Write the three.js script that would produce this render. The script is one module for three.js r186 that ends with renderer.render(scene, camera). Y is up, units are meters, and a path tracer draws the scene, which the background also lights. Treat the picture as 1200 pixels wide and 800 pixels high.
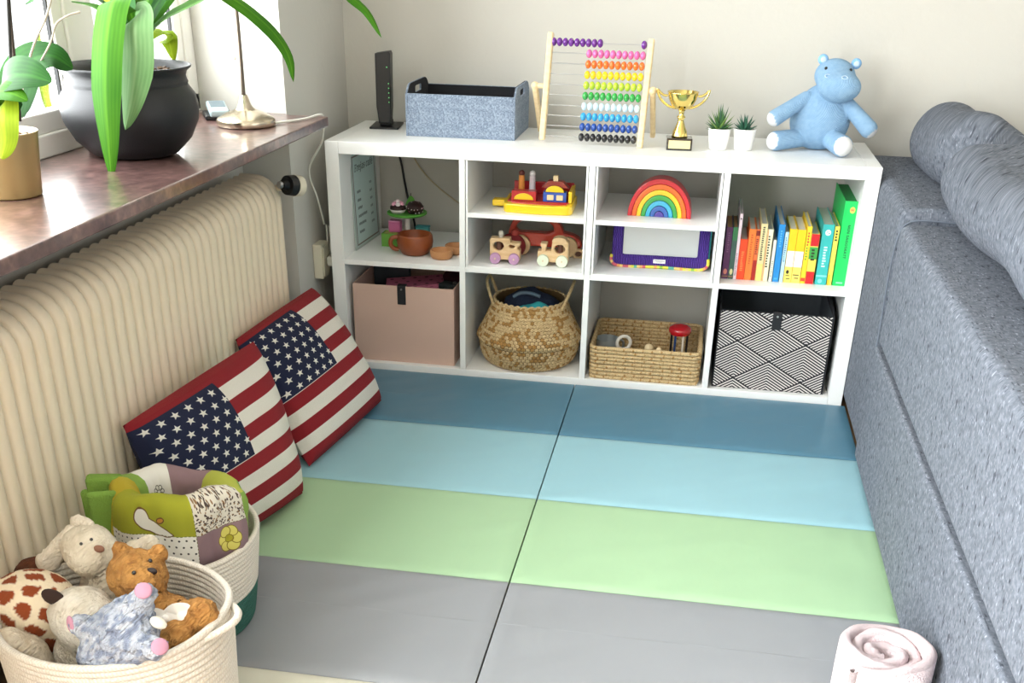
import * as THREE from 'three';
import { RoundedBoxGeometry } from 'three/addons/geometries/RoundedBoxGeometry.js';
import { mergeGeometries } from 'three/addons/utils/BufferGeometryUtils.js';
import { RectAreaLightUniformsLib } from 'three/addons/lights/RectAreaLightUniformsLib.js';

// ---------------------------------------------------------------- camera, sky, lights, exposure
RectAreaLightUniformsLib.init();
const scene = new THREE.Scene();
const renderer = new THREE.WebGLRenderer({ antialias: true });
renderer.toneMapping = THREE.LinearToneMapping;
renderer.toneMappingExposure = 1.0;
renderer.shadowMap.enabled = true;
renderer.shadowMap.type = THREE.PCFSoftShadowMap;

const FOCAL = 1247.57, CENTRE_V = 602.29;
const camera = new THREE.PerspectiveCamera(2 * Math.atan(400 / FOCAL) * 180 / Math.PI, 1.5, 0.05, 60);
camera.position.set(1.0089, 1.1449, 2.8926);
camera.rotation.order = 'YXZ';
camera.rotation.set(-0.49419, 0.161765, 0.020267);
camera.setViewOffset(1200, 800, 0, 400 - CENTRE_V, 1200, 800);
camera.updateMatrixWorld(true);
const VIEW = { p: new THREE.Vector3(1.0089, 1.1449, 2.8926), q: new THREE.Quaternion().setFromEuler(new THREE.Euler(-0.49419, 0.161765, 0.020267, 'YXZ')) }; // where the photograph was taken

const SKY = new THREE.Color(0.95, 0.985, 1.0);
scene.background = SKY.clone().multiplyScalar(1.6);

// daylight entering through the windows
function windowLight(w, h, x, y, z, tx, ty, tz, intensity) {
  const l = new THREE.RectAreaLight(SKY, intensity, w, h);
  l.position.set(x, y, z); l.lookAt(tx, ty, tz); l.name = 'daylight'; scene.add(l);
}
windowLight(2.3, 1.02, -0.345, 1.27, 1.25, 5, 1.27, 1.25, 18);
windowLight(1.5, 1.6, -0.245, 1.0, 3.55, 5, 1.0, 3.55, 40);
windowLight(2.6, 1.4, 3.82, 1.2, 2.9, -5, 1.2, 2.9, 1.1);

// ---------------------------------------------------------------- helpers
const V = (x, y, z) => new THREE.Vector3(x, y, z);
let seed = 12345;
const rnd = () => { seed = (seed + 0x6d2b79f5) | 0; let t = Math.imul(seed ^ (seed >>> 15), 1 | seed); t = (t + Math.imul(t ^ (t >>> 7), 61 | t)) ^ t; return ((t ^ (t >>> 14)) >>> 0) / 4294967296; };
const rr = (a, b) => a + (b - a) * rnd();
const clamp = THREE.MathUtils.clamp, lerp = THREE.MathUtils.lerp, smooth = THREE.MathUtils.smoothstep;
// a photo pixel's direction met with a plane of the room
function onPlane(u, v, axis, value) {
  const d = V((u - 600) / FOCAL, -(v - CENTRE_V) / FOCAL, -1).applyQuaternion(VIEW.q), c = VIEW.p;
  const s = (value - c[axis]) / d[axis];
  return V(c.x + d.x * s, c.y + d.y * s, c.z + d.z * s);
}
const onZ = (u, v, z) => onPlane(u, v, 'z', z), onY = (u, v, y) => onPlane(u, v, 'y', y), onX = (u, v, x) => onPlane(u, v, 'x', x);

const taken = new Map();
function numbered(name) { const n = taken.get(name) || 0; taken.set(name, n + 1); return n ? `${name}_${String(n).padStart(3, '0')}` : name; }
function thing(name, label, category, pos = [0, 0, 0], ry = 0, group) {
  const o = new THREE.Group(); o.name = numbered(name); o.position.set(...pos); o.rotation.y = ry;
  o.userData = { label, category }; if (group) o.userData.group = group; scene.add(o); return o;
}
function part(parent, name, geo, mat, pos, rot, label) {
  const m = new THREE.Mesh(geo, mat); m.name = name; m.castShadow = m.receiveShadow = true;
  if (pos) m.position.set(...pos); if (rot) m.rotation.set(...rot);
  if (label) m.userData.label = label; parent.add(m); return m;
}
function structure(name, geo, mat, label) {
  const m = new THREE.Mesh(geo, mat); m.name = name; m.castShadow = m.receiveShadow = true; m.userData = { kind: 'structure', label }; scene.add(m); return m;
}
function single(name, label, category, geo, mat, pos = [0, 0, 0], group) {
  const m = new THREE.Mesh(geo, mat); m.name = numbered(name); m.castShadow = m.receiveShadow = true; m.position.set(...pos);
  m.userData = { label, category }; if (group) m.userData.group = group; scene.add(m); return m;
}
const clean = (g) => {
  g = g.index ? g.toNonIndexed() : g.clone();
  for (const k of Object.keys(g.attributes)) if (!['position', 'normal', 'uv', 'color'].includes(k)) g.deleteAttribute(k);
  if (!g.attributes.uv) g.setAttribute('uv', new THREE.BufferAttribute(new Float32Array(g.attributes.position.count * 2), 2));
  if (!g.attributes.normal) g.computeVertexNormals();
  return g;
};
const merge = (...gs) => mergeGeometries(gs.flat().map(clean));
const box = (w, h, d, r = 0.002, x = 0, y = 0, z = 0, seg = 2) => new RoundedBoxGeometry(w, h, d, seg, Math.min(r, w / 2.02, h / 2.02, d / 2.02)).translate(x, y, z);
// a box given by its two corners
const span = (x0, x1, y0, y1, z0, z1, r = 0.002, seg = 2) => box(x1 - x0, y1 - y0, z1 - z0, r, (x0 + x1) / 2, (y0 + y1) / 2, (z0 + z1) / 2, seg);
const slab = (x0, x1, y0, y1, z0, z1) => new THREE.BoxGeometry(x1 - x0, y1 - y0, z1 - z0).translate((x0 + x1) / 2, (y0 + y1) / 2, (z0 + z1) / 2);
function boxUV(geo, s = 1) { // uv in metres by the way each face points
  const g = clean(geo), p = g.attributes.position, n = g.attributes.normal, uv = g.attributes.uv;
  for (let i = 0; i < p.count; i += 3) {
    const nx = Math.abs(n.getX(i) + n.getX(i + 1) + n.getX(i + 2)), ny = Math.abs(n.getY(i) + n.getY(i + 1) + n.getY(i + 2)), nz = Math.abs(n.getZ(i) + n.getZ(i + 1) + n.getZ(i + 2));
    for (let k = i; k < i + 3; k++) {
      const x = p.getX(k), y = p.getY(k), z = p.getZ(k);
      if (nx >= ny && nx >= nz) uv.setXY(k, z * s, y * s); else if (ny >= nz) uv.setXY(k, x * s, z * s); else uv.setXY(k, x * s, y * s);
    }
  }
  return g;
}
const lathe = (pts, seg = 40) => new THREE.LatheGeometry(pts.map(([r, y]) => new THREE.Vector2(r, y)), seg);
const curve = (pts) => new THREE.CatmullRomCurve3(pts.map((p) => (p.isVector3 ? p : V(...p))));
const tube = (pts, r, n = 40, k = 8, closed = false) => new THREE.TubeGeometry(closed ? new THREE.CatmullRomCurve3(pts.map((p) => (p.isVector3 ? p : V(...p))), true) : curve(pts), n, r, k, closed);
const cyl = (r0, r1, h, seg = 24, x = 0, y = 0, z = 0) => new THREE.CylinderGeometry(r0, r1, h, seg).translate(x, y, z);
const ball = (r, x = 0, y = 0, z = 0, w = 20, h = 14) => new THREE.SphereGeometry(r, w, h).translate(x, y, z);
function extrude(shape, depth, bevel = 0.002, seg = 12) {
  return new THREE.ExtrudeGeometry(shape, { depth: depth - 2 * bevel, bevelEnabled: bevel > 0, bevelThickness: bevel, bevelSize: bevel, bevelOffset: -bevel, bevelSegments: 2, curveSegments: seg }).translate(0, 0, -depth / 2 + bevel);
}
const poly = (pts) => { const s = new THREE.Shape(); pts.forEach(([x, y], i) => (i ? s.lineTo(x, y) : s.moveTo(x, y))); s.closePath(); return s; };
const circleHole = (x, y, r, ry = r) => { const p = new THREE.Path(); p.absellipse(x, y, r, ry, 0, Math.PI * 2, true); return p; };
const roundRect = (x0, y0, x1, y1, r, T = THREE.Shape) => { const s = new T(); s.moveTo(x0 + r, y0); s.lineTo(x1 - r, y0); s.quadraticCurveTo(x1, y0, x1, y0 + r); s.lineTo(x1, y1 - r); s.quadraticCurveTo(x1, y1, x1 - r, y1); s.lineTo(x0 + r, y1); s.quadraticCurveTo(x0, y1, x0, y1 - r); s.lineTo(x0, y0 + r); s.quadraticCurveTo(x0, y0, x0 + r, y0); return s; };

// noise
const hash = (x, y, z = 0) => { let h = Math.imul(x | 0, 374761393) ^ Math.imul(y | 0, 668265263) ^ Math.imul(z | 0, 2147483647 ^ 0x5bd1e995); h = Math.imul(h ^ (h >>> 13), 1274126177); return ((h ^ (h >>> 16)) >>> 0) / 4294967296; };
const fade = (t) => t * t * (3 - 2 * t);
function noise2(x, y, px = 1e9, py = px, s = 0) {
  const xi = Math.floor(x), yi = Math.floor(y), fx = fade(x - xi), fy = fade(y - yi), m = (a, p) => ((a % p) + p) % p;
  const a = hash(m(xi, px), m(yi, py), s), b = hash(m(xi + 1, px), m(yi, py), s), c = hash(m(xi, px), m(yi + 1, py), s), d = hash(m(xi + 1, px), m(yi + 1, py), s);
  return lerp(lerp(a, b, fx), lerp(c, d, fx), fy);
}
function noise3(x, y, z) {
  const xi = Math.floor(x), yi = Math.floor(y), zi = Math.floor(z), fx = fade(x - xi), fy = fade(y - yi), fz = fade(z - zi);
  const h = (i, j, k) => hash(xi + i + 7 * (zi + k), yi + j + 131 * (zi + k), zi + k);
  return lerp(lerp(lerp(h(0, 0, 0), h(1, 0, 0), fx), lerp(h(0, 1, 0), h(1, 1, 0), fx), fy), lerp(lerp(h(0, 0, 1), h(1, 0, 1), fx), lerp(h(0, 1, 1), h(1, 1, 1), fx), fy), fz);
}
const fbm = (u, v, f, s = 0, oct = 4) => { let a = 0, w = 0.5; for (let i = 0; i < oct; i++) { a += w * noise2(u * f, v * f, f, f, s + i); w *= 0.5; f *= 2; } return a / (1 - Math.pow(0.5, oct)); };
// tiling textures: fn(u, v) gives [r, g, b] in 0..255 (sRGB) or one number 0..1
function texture(n, metres, fn, colour = true) {
  const d = new Uint8Array(n * n * 4);
  for (let j = 0; j < n; j++) for (let i = 0; i < n; i++) {
    const c = fn(i / n, j / n), k = (j * n + i) * 4;
    if (Array.isArray(c)) { d[k] = clamp(c[0], 0, 255); d[k + 1] = clamp(c[1], 0, 255); d[k + 2] = clamp(c[2], 0, 255); } else d[k] = d[k + 1] = d[k + 2] = clamp(c * 255, 0, 255);
    d[k + 3] = 255;
  }
  const t = new THREE.DataTexture(d, n, n, THREE.RGBAFormat);
  t.wrapS = t.wrapT = THREE.RepeatWrapping; t.magFilter = THREE.LinearFilter; t.minFilter = THREE.LinearMipmapLinearFilter; t.generateMipmaps = true;
  if (colour) t.colorSpace = THREE.SRGBColorSpace;
  t.repeat.set(1 / metres, 1 / metres); t.needsUpdate = true; return t;
}
function canvasTexture(w, h, draw) {
  const c = document.createElement('canvas'); c.width = w; c.height = h; draw(c.getContext('2d'), w, h);
  const t = new THREE.CanvasTexture(c); t.colorSpace = THREE.SRGBColorSpace; t.magFilter = THREE.LinearFilter; t.needsUpdate = true; return t;
}
const M = (color, roughness = 0.6, more = {}) => new THREE.MeshStandardMaterial({ color, roughness, metalness: 0, ...more });
const MP = (color, roughness = 0.6, more = {}) => new THREE.MeshPhysicalMaterial({ color, roughness, metalness: 0, ...more });
const tint = (c, k) => new THREE.Color(c).multiplyScalar(k);

const grain = texture(256, 0.06, (u, v) => fbm(u, v, 32, 3, 3), false);
const fuzz = texture(256, 0.05, (u, v) => fbm(u, v, 24, 9, 4), false);
const weave = texture(128, 0.03, (u, v) => 0.5 + 0.25 * Math.sin(u * Math.PI * 40) * Math.sin(v * Math.PI * 40) + 0.3 * (fbm(u, v, 16, 5, 2) - 0.5), false);
const plaster = texture(512, 0.5, (u, v) => fbm(u, v, 32, 7, 4), false);
const woodMap = (a, b, metres = 0.25) => texture(256, metres, (u, v) => { const k = 0.5 + 0.5 * Math.sin((v * 14 + 1.6 * fbm(u, v, 3, 21, 3)) * Math.PI * 2), g = fbm(u * 0.25 + 0.1, v, 64, 4, 2); const t = clamp(0.3 * k + 0.7 * g, 0, 1); return [lerp(a[0], b[0], t), lerp(a[1], b[1], t), lerp(a[2], b[2], t)]; });
const beech = woodMap([232, 204, 162], [205, 168, 120]);
const matBeech = M(0xffffff, 0.55, { map: beech });
const matPaleWood = M(0xffffff, 0.6, { map: woodMap([240, 220, 180], [222, 196, 150]) });
const matWhite = MP(0xf1f2f0, 0.35, { clearcoat: 0.15, clearcoatRoughness: 0.4 });
const matBlack = M(0x0d0d10, 0.45);
const matGreyMetal = M(0xb8b8b8, 0.3, { metalness: 1 });

// signed-distance modelling: the surface where f(x, y, z) = 0
const ell = (x, y, z, c, r) => { const a = (x - c[0]) / r[0], b = (y - c[1]) / r[1], d = (z - c[2]) / r[2], k0 = Math.hypot(a, b, d), k1 = Math.hypot(a / r[0], b / r[1], d / r[2]); return k1 > 1e-9 ? (k0 * (k0 - 1)) / k1 : -Math.min(...r); };
const cap = (x, y, z, a, b, ra, rb = ra) => { const px = x - a[0], py = y - a[1], pz = z - a[2], bx = b[0] - a[0], by = b[1] - a[1], bz = b[2] - a[2]; const h = clamp((px * bx + py * by + pz * bz) / (bx * bx + by * by + bz * bz), 0, 1); return Math.hypot(px - bx * h, py - by * h, pz - bz * h) - lerp(ra, rb, h); };
const smin = (a, b, k) => { const h = Math.max(k - Math.abs(a - b), 0) / k; return Math.min(a, b) - h * h * k * 0.25; };
const blend = (k, ...d) => d.reduce((a, b) => smin(a, b, k));
function sdfGeo(f, lo, hi, cell, colour) {
  const nx = Math.ceil((hi[0] - lo[0]) / cell) + 1, ny = Math.ceil((hi[1] - lo[1]) / cell) + 1, nz = Math.ceil((hi[2] - lo[2]) / cell) + 1;
  const val = new Float32Array(nx * ny * nz), at = (i, j, k) => (k * ny + j) * nx + i, pos = [], idx = [], map = new Int32Array(nx * ny * nz).fill(-1);
  for (let k = 0; k < nz; k++) for (let j = 0; j < ny; j++) for (let i = 0; i < nx; i++) val[at(i, j, k)] = f(lo[0] + i * cell, lo[1] + j * cell, lo[2] + k * cell);
  const C = [[0, 0, 0], [1, 0, 0], [0, 1, 0], [1, 1, 0], [0, 0, 1], [1, 0, 1], [0, 1, 1], [1, 1, 1]], E = [[0, 1], [2, 3], [4, 5], [6, 7], [0, 2], [1, 3], [4, 6], [5, 7], [0, 4], [1, 5], [2, 6], [3, 7]];
  for (let k = 0; k < nz - 1; k++) for (let j = 0; j < ny - 1; j++) for (let i = 0; i < nx - 1; i++) {
    let mask = 0; const v = C.map(([a, b, c], n) => { const w = val[at(i + a, j + b, k + c)]; if (w < 0) mask |= 1 << n; return w; });
    if (mask === 0 || mask === 255) continue;
    let x = 0, y = 0, z = 0, n = 0;
    for (const [a, b] of E) if ((v[a] < 0) !== (v[b] < 0)) { const t = v[a] / (v[a] - v[b]); x += lerp(C[a][0], C[b][0], t); y += lerp(C[a][1], C[b][1], t); z += lerp(C[a][2], C[b][2], t); n++; }
    map[at(i, j, k)] = pos.length / 3;
    pos.push(lo[0] + (i + x / n) * cell, lo[1] + (j + y / n) * cell, lo[2] + (k + z / n) * cell);
  }
  const quad = (a, b, c, d, flip) => { if (a < 0 || b < 0 || c < 0 || d < 0) return; if (flip) idx.push(a, c, b, a, d, c); else idx.push(a, b, c, a, c, d); };
  for (let k = 1; k < nz - 1; k++) for (let j = 1; j < ny - 1; j++) for (let i = 1; i < nx - 1; i++) {
    const s = val[at(i, j, k)] < 0;
    if (s !== val[at(i + 1, j, k)] < 0) quad(map[at(i, j - 1, k - 1)], map[at(i, j, k - 1)], map[at(i, j, k)], map[at(i, j - 1, k)], !s);
    if (s !== val[at(i, j + 1, k)] < 0) quad(map[at(i - 1, j, k - 1)], map[at(i - 1, j, k)], map[at(i, j, k)], map[at(i, j, k - 1)], !s);
    if (s !== val[at(i, j, k + 1)] < 0) quad(map[at(i - 1, j - 1, k)], map[at(i, j - 1, k)], map[at(i, j, k)], map[at(i - 1, j, k)], !s);
  }
  const g = new THREE.BufferGeometry(), nv = pos.length / 3, uv = new Float32Array(nv * 2), col = colour && new Float32Array(nv * 3), e = cell * 0.5, nor = new Float32Array(nv * 3);
  for (let i = 0; i < nv; i++) {
    const [x, y, z] = [pos[3 * i], pos[3 * i + 1], pos[3 * i + 2]];
    uv[2 * i] = x + z * 0.71; uv[2 * i + 1] = y + z * 0.53;
    const a = f(x + e, y, z) - f(x - e, y, z), b = f(x, y + e, z) - f(x, y - e, z), c = f(x, y, z + e) - f(x, y, z - e), l = Math.hypot(a, b, c) || 1;
    nor[3 * i] = a / l; nor[3 * i + 1] = b / l; nor[3 * i + 2] = c / l;
    if (col) { const q = colour(x, y, z, a / l, b / l, c / l); col[3 * i] = q.r; col[3 * i + 1] = q.g; col[3 * i + 2] = q.b; }
  }
  g.setAttribute('position', new THREE.Float32BufferAttribute(pos, 3)); g.setAttribute('normal', new THREE.BufferAttribute(nor, 3)); g.setAttribute('uv', new THREE.BufferAttribute(uv, 2));
  if (col) g.setAttribute('color', new THREE.BufferAttribute(col, 3));
  g.setIndex(idx); return g;
}
// where the camera's direction through a photo pixel meets a modelled surface
function onSurface(u, v, f, near = 0.6) {
  const d = V((u - 600) / FOCAL, -(v - CENTRE_V) / FOCAL, -1).applyQuaternion(VIEW.q).normalize(), p = VIEW.p.clone().addScaledVector(d, near);
  for (let i = 0; i < 400; i++) { const s = f(p.x, p.y, p.z); if (s < 0.0004) break; p.addScaledVector(d, Math.min(0.02, s * 0.6 + 0.0002)); }
  return [p.x, p.y, p.z];
}
// a soft thing modelled in room coordinates, its group set at its base
const local = (geo, base) => geo.translate(-base[0], -base[1], -base[2]);

// ---------------------------------------------------------------- the room
const XL = -0.065, ZB = -0.42, ZF = 5.0, XR = 3.7, TOP = 2.1;      // inner faces of the walls
const Z0 = 0.095, Z1 = 2.45, SILL = 0.737, HEAD = 1.78;             // window opening in the wall beside the radiator
const paint = M(0xc4c2ba, 0.9, { bumpMap: plaster, bumpScale: 0.0006 });
const floorMap = texture(512, 1.2, (u, v) => { const g = fbm(u, v * 0.2, 64, 2, 3); return [lerp(190, 150, g), lerp(150, 112, g), lerp(105, 75, g)]; });
const floorBase = structure('floor', boxUV(slab(XL - 0.3, XR + 0.2, -0.1, -0.004, ZB - 0.2, ZF + 0.2)), M(0x6e5640, 0.7), 'oak plank floor under the play mats');
{
  const planks = [0, 1, 2].map((k) => M(new THREE.Color().setRGB(0.86 + 0.07 * k, 0.86 + 0.06 * k, 0.86 + 0.05 * k), 0.45, { map: floorMap }));
  for (let i = 0, x = XL; x < XR; x += 0.142, i++) for (let z = ZB - rr(0, 0.8); z < ZF; z += 1.25) {
    const a = Math.max(z, ZB), b = Math.min(z + 1.248, ZF); if (b - a < 0.05) continue;
    part(floorBase, 'plank', boxUV(slab(x + 0.0006, Math.min(x + 0.1414, XR), -0.004, 0, a, b)), planks[Math.floor(rnd() * 3)]);
  }
}
structure('wall_back', boxUV(slab(XL - 0.3, XR + 0.2, -0.1, TOP, ZB - 0.2, ZB)), paint, 'plain greige painted wall behind the cube shelf');
structure('wall_left', boxUV(merge(
  slab(XL - 0.3, XL, -0.1, TOP, ZB, Z0), slab(XL - 0.3, XL, -0.1, TOP, Z1, 2.75), slab(XL - 0.3, XL, -0.1, TOP, 4.35, ZF), slab(XL - 0.3, XL, 1.85, TOP, 2.75, 4.35), slab(XL - 0.3, XL, -0.1, 0.15, 2.75, 4.35),
  slab(XL - 0.3, XL, HEAD, TOP, Z0, Z1), slab(XL - 0.3, XL - 0.135, -0.1, SILL - 0.027, Z0, Z1))), paint, 'painted window wall with a radiator niche below the opening');
structure('wall_right', boxUV(merge(
  slab(XR, XR + 0.2, -0.1, TOP, ZB, 1.6), slab(XR, XR + 0.2, -0.1, TOP, 4.2, ZF + 0.2),
  slab(XR, XR + 0.2, 1.95, TOP, 1.6, 4.2), slab(XR, XR + 0.2, -0.1, 0.45, 1.6, 4.2))), paint, 'painted wall with a wide window beyond the sofa');
structure('wall_front', boxUV(slab(XL - 0.3, XR, -0.1, TOP, ZF, ZF + 0.2)), paint, 'plain painted wall opposite the shelf');
structure('ceiling', boxUV(slab(XL - 0.3, XR + 0.2, TOP, TOP + 0.1, ZB - 0.2, ZF + 0.2)), M(0xcfcdc6, 0.9), 'white painted ceiling');

// windows: white frames, glass panes, stone sill
const frameWhite = M(0xeeede6, 0.4), rubber = M(0x1a1a1a, 0.7);
const glass = MP(0xffffff, 0.02, { transmission: 1, thickness: 0, ior: 1.45 });
const stoneMap = texture(512, 0.55, (u, v) => {
  const a = fbm(u, v, 7, 31, 6), b = fbm(u, v, 48, 33, 4), c = fbm(u, v, 17, 37, 4);
  const t = clamp(0.5 + (a - 0.5) * 0.9 + (b - 0.5) * 1.1 + (c - 0.5) * 0.6, 0, 1);
  return [lerp(70, 128, t), lerp(50, 98, t), lerp(48, 92, t)];
});
const stone = MP(0xffffff, 0.3, { map: stoneMap, clearcoat: 0.6, clearcoatRoughness: 0.12 });
function window3(name, label, horizontal) { const g = new THREE.Group(); g.name = name; g.userData = { kind: 'structure', label }; scene.add(g); return g; }
{
  const w = window3('window_1', 'white framed casement window over the radiator'), xf = -0.3, d = 0.05;
  const rail = (y0, y1, z0, z1, x0 = xf - d, x1 = xf) => span(x0, x1, y0, y1, z0, z1, 0.004);
  part(w, 'window_frame', merge(rail(SILL, SILL + 0.045, Z0, Z1), rail(HEAD - 0.05, HEAD, Z0, Z1), rail(SILL, HEAD, Z0, Z0 + 0.05), rail(SILL, HEAD, Z1 - 0.05, Z1), rail(SILL, HEAD, 0.60, 0.68), rail(SILL, HEAD, 1.50, 1.58)), frameWhite);
  for (const [a, b] of [[Z0 + 0.05, 0.60], [0.68, 1.50], [1.58, Z1 - 0.05]]) {
    const s = part(w, 'casement', merge(rail(SILL + 0.045, SILL + 0.085, a, b, xf - 0.04, xf - 0.006), rail(HEAD - 0.09, HEAD - 0.05, a, b, xf - 0.04, xf - 0.006), rail(SILL + 0.085, HEAD - 0.09, a, a + 0.04, xf - 0.04, xf - 0.006), rail(SILL + 0.085, HEAD - 0.09, b - 0.04, b, xf - 0.04, xf - 0.006)), frameWhite);
    part(s, 'gasket', merge(slab(xf - 0.02, xf - 0.012, SILL + 0.085, HEAD - 0.09, a + 0.04, a + 0.044), slab(xf - 0.02, xf - 0.012, SILL + 0.085, HEAD - 0.09, b - 0.044, b - 0.04)), rubber);
    part(s, 'pane', slab(xf - 0.026, xf - 0.022, SILL + 0.085, HEAD - 0.09, a + 0.04, b - 0.04), glass);
  }
  part(w, 'window_sill', boxUV(extrude(poly([[xf - 0.02, -Z0 - 0.001], [XL - 0.001, -Z0 - 0.001], [XL + 0.001, -0.112], [0.053, -0.112], [0.053, -Z1 - 0.03], [XL + 0.001, -Z1 - 0.03], [XL - 0.001, -Z1 + 0.001], [xf - 0.02, -Z1 + 0.001]]), 0.025, 0.003).rotateX(-Math.PI / 2).translate(0, SILL - 0.0125, 0)), stone, null, null, 'polished reddish brown marble sill');
}
{
  const w = window3('window_2', 'wide white framed window beyond the sofa'), xf = XR + 0.04, d = 0.06;
  const rail = (z0, z1, y0, y1) => span(xf, xf + d, y0, y1, z0, z1, 0.004);
  part(w, 'window_frame', merge(rail(1.6, 4.2, 0.45, 0.52), rail(1.6, 4.2, 1.88, 1.95), rail(1.6, 1.67, 0.45, 1.95), rail(4.13, 4.2, 0.45, 1.95), rail(2.86, 2.94, 0.45, 1.95)), frameWhite);
  for (const [a, b] of [[1.67, 2.86], [2.94, 4.13]]) part(w, 'pane', slab(xf + 0.03, xf + 0.034, 0.52, 1.88, a, b), glass);
}

{
  const w = window3('window_3', 'tall glazed balcony window in the wall beside the radiator'), xf = -0.23, d = 0.06;
  const rail = (z0, z1, y0, y1) => span(xf, xf + d, y0, y1, z0, z1, 0.004);
  part(w, 'window_frame', merge(rail(2.75, 4.35, 0.15, 0.22), rail(2.75, 4.35, 1.79, 1.85), rail(2.75, 2.81, 0.15, 1.85), rail(4.29, 4.35, 0.15, 1.85), rail(3.52, 3.58, 0.15, 1.85)), frameWhite);
  for (const [a, b] of [[2.81, 3.52], [3.58, 4.29]]) part(w, 'pane', slab(xf + 0.03, xf + 0.034, 0.22, 1.79, a, b), glass);
}

// ---------------------------------------------------------------- cube shelf
const S = 0.8625, ST = 0.038, SD = 0.0165, SC = 0.335, SW = 2 * ST + 4 * SC + 3 * SD, DEPTH = 0.388;
const YB = ST * S, YM0 = YB + SC * S, YM1 = YM0 + SD * S, YT0 = YM1 + SC * S, YT = YT0 + ST * S;    // inside bottom, middle board, top board
const cellX = (i) => [ST + i * (SC + SD), ST + i * (SC + SD) + SC];
{
  const t = thing('cube_shelf', 'white four by two cube shelf standing against the painted wall', 'shelf', [0, 0, 0]);
  part(t, 'top_panel', span(ST + 0.0004, SW - ST - 0.0004, YT0, YT, -DEPTH, 0, 0.0015), matWhite);
  part(t, 'bottom_panel', span(ST + 0.0004, SW - ST - 0.0004, 0, YB, -DEPTH, 0, 0.0015), matWhite);
  for (const x of [0, SW - ST]) part(t, 'side_panel', span(x, x + ST, 0, YT, -DEPTH, 0, 0.0015), matWhite);
  for (let i = 0; i < 3; i++) part(t, 'divider', span(cellX(i)[1], cellX(i)[1] + SD, YB, YT0, -DEPTH, -0.001, 0.001), matWhite);
  for (let i = 0; i < 4; i++) part(t, 'middle_board', span(cellX(i)[0], cellX(i)[1], YM0, YM1, -DEPTH, -0.0012, 0.001), matWhite);
}
const INS = 0.486; // top of the half-height board of the inserts
for (const [i, what] of [[1, 'wooden farm toy'], [2, 'wooden rainbow']]) {
  const [a, b] = cellX(i), t = thing('shelf_insert', `white shelf insert dividing the cube that holds the ${what}`, 'shelf insert', [(a + b) / 2, YM1, 0], 0, 'half-height inserts in the cube shelf'), w = (b - a) / 2;
  for (const s of [-1, 1]) part(t, 'side_panel', span(s > 0 ? w - 0.0075 : -w + 0.0018, s > 0 ? w - 0.0018 : -w + 0.0075, 0, YT0 - YM1 - 0.001, -DEPTH + 0.02, -0.002, 0.0008), matWhite);
  part(t, 'shelf_board', span(-w + 0.0075, w - 0.0075, INS - YM1 - 0.012, INS - YM1, -DEPTH + 0.02, -0.002, 0.0008), matWhite);
  part(t, 'base_board', span(-w + 0.0075, w - 0.0075, 0, 0.004, -DEPTH + 0.02, -0.002, 0.0008), matWhite);
}

// ---------------------------------------------------------------- folding play mats
const MT = 0.021, ROW = 0.3672;
{
  const crease = texture(512, 0.6, (u, v) => 0.6 * fbm(u, v, 4, 51, 3) + 0.4 * fbm(u, v * 0.5, 8, 57, 2), false);
  const cols = [0x4f7d94, 0x92bdc8, 0x9fc099, 0x8c8f93, 0xd6d3c2];
  const mats = cols.map((c) => MP(c, 0.42, { bumpMap: crease, bumpScale: 0.0035, clearcoat: 0.1, clearcoatRoughness: 0.5 }));
  for (const [k, x0, x1, label] of [[0, -0.034, 0.713, 'folding play mat in blue, green and grey panels beside the radiator'], [1, 0.7165, 1.474, 'folding play mat in blue, green and grey panels beside the grey sofa']]) {
    const t = thing('play_mat', label, 'play mat', [(x0 + x1) / 2, 0, 0], 0, 'folding play mats on the floor'), w = (x1 - x0) / 2;
    for (let r = 0; r < 5; r++) {
      // one padded panel: a slightly domed top with soft edges
      const n = 56, g = new THREE.PlaneGeometry(2 * w, ROW - 0.0012, n, n).rotateX(-Math.PI / 2), p = g.attributes.position;
      for (let i = 0; i < p.count; i++) {
        const x = p.getX(i), z = p.getZ(i), ex = w - Math.abs(x), ez = (ROW - 0.0012) / 2 - Math.abs(z), e = Math.min(ex, ez);
        const dome = 1 - Math.pow(1 - clamp(e / 0.03, 0, 1), 3), nz = noise2(x * 7 + 40 * k, z * 9 + r * 11, 1e9, 1e9, 4) - 0.5, edge = 1 - clamp(e / 0.12, 0, 1), nf = noise2(x * 14 + z * 20 + 9 * k, (z - 0.5 * x) * 6 + r * 5, 1e9, 1e9, 6) - 0.5, np = Math.sin(x * 95 + 6 * noise2(x * 9, r * 3 + z * 4, 1e9, 1e9, 12)) * noise2(x * 5 + 3, r * 7 + k, 1e9, 1e9, 14);
        p.setY(i, MT - 0.0065 + 0.004 * dome + (0.002 * nz + 0.0022 * nf) * dome + 0.0011 * np * edge * dome);
      }
      const uv = g.attributes.uv; for (let i = 0; i < p.count; i++) uv.setXY(i, p.getX(i) + 0.37 * k, p.getZ(i) + r * 0.41);
      g.computeVertexNormals();
      const body = span(-w, w, 0, MT - 0.0075, -(ROW - 0.0012) / 2, (ROW - 0.0012) / 2, 0.001, 1);
      part(t, 'mat_panel', merge(g, body), mats[r], [0, 0, 0.004 + ROW * (r + 0.5)]);
    }
  }
}

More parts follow.
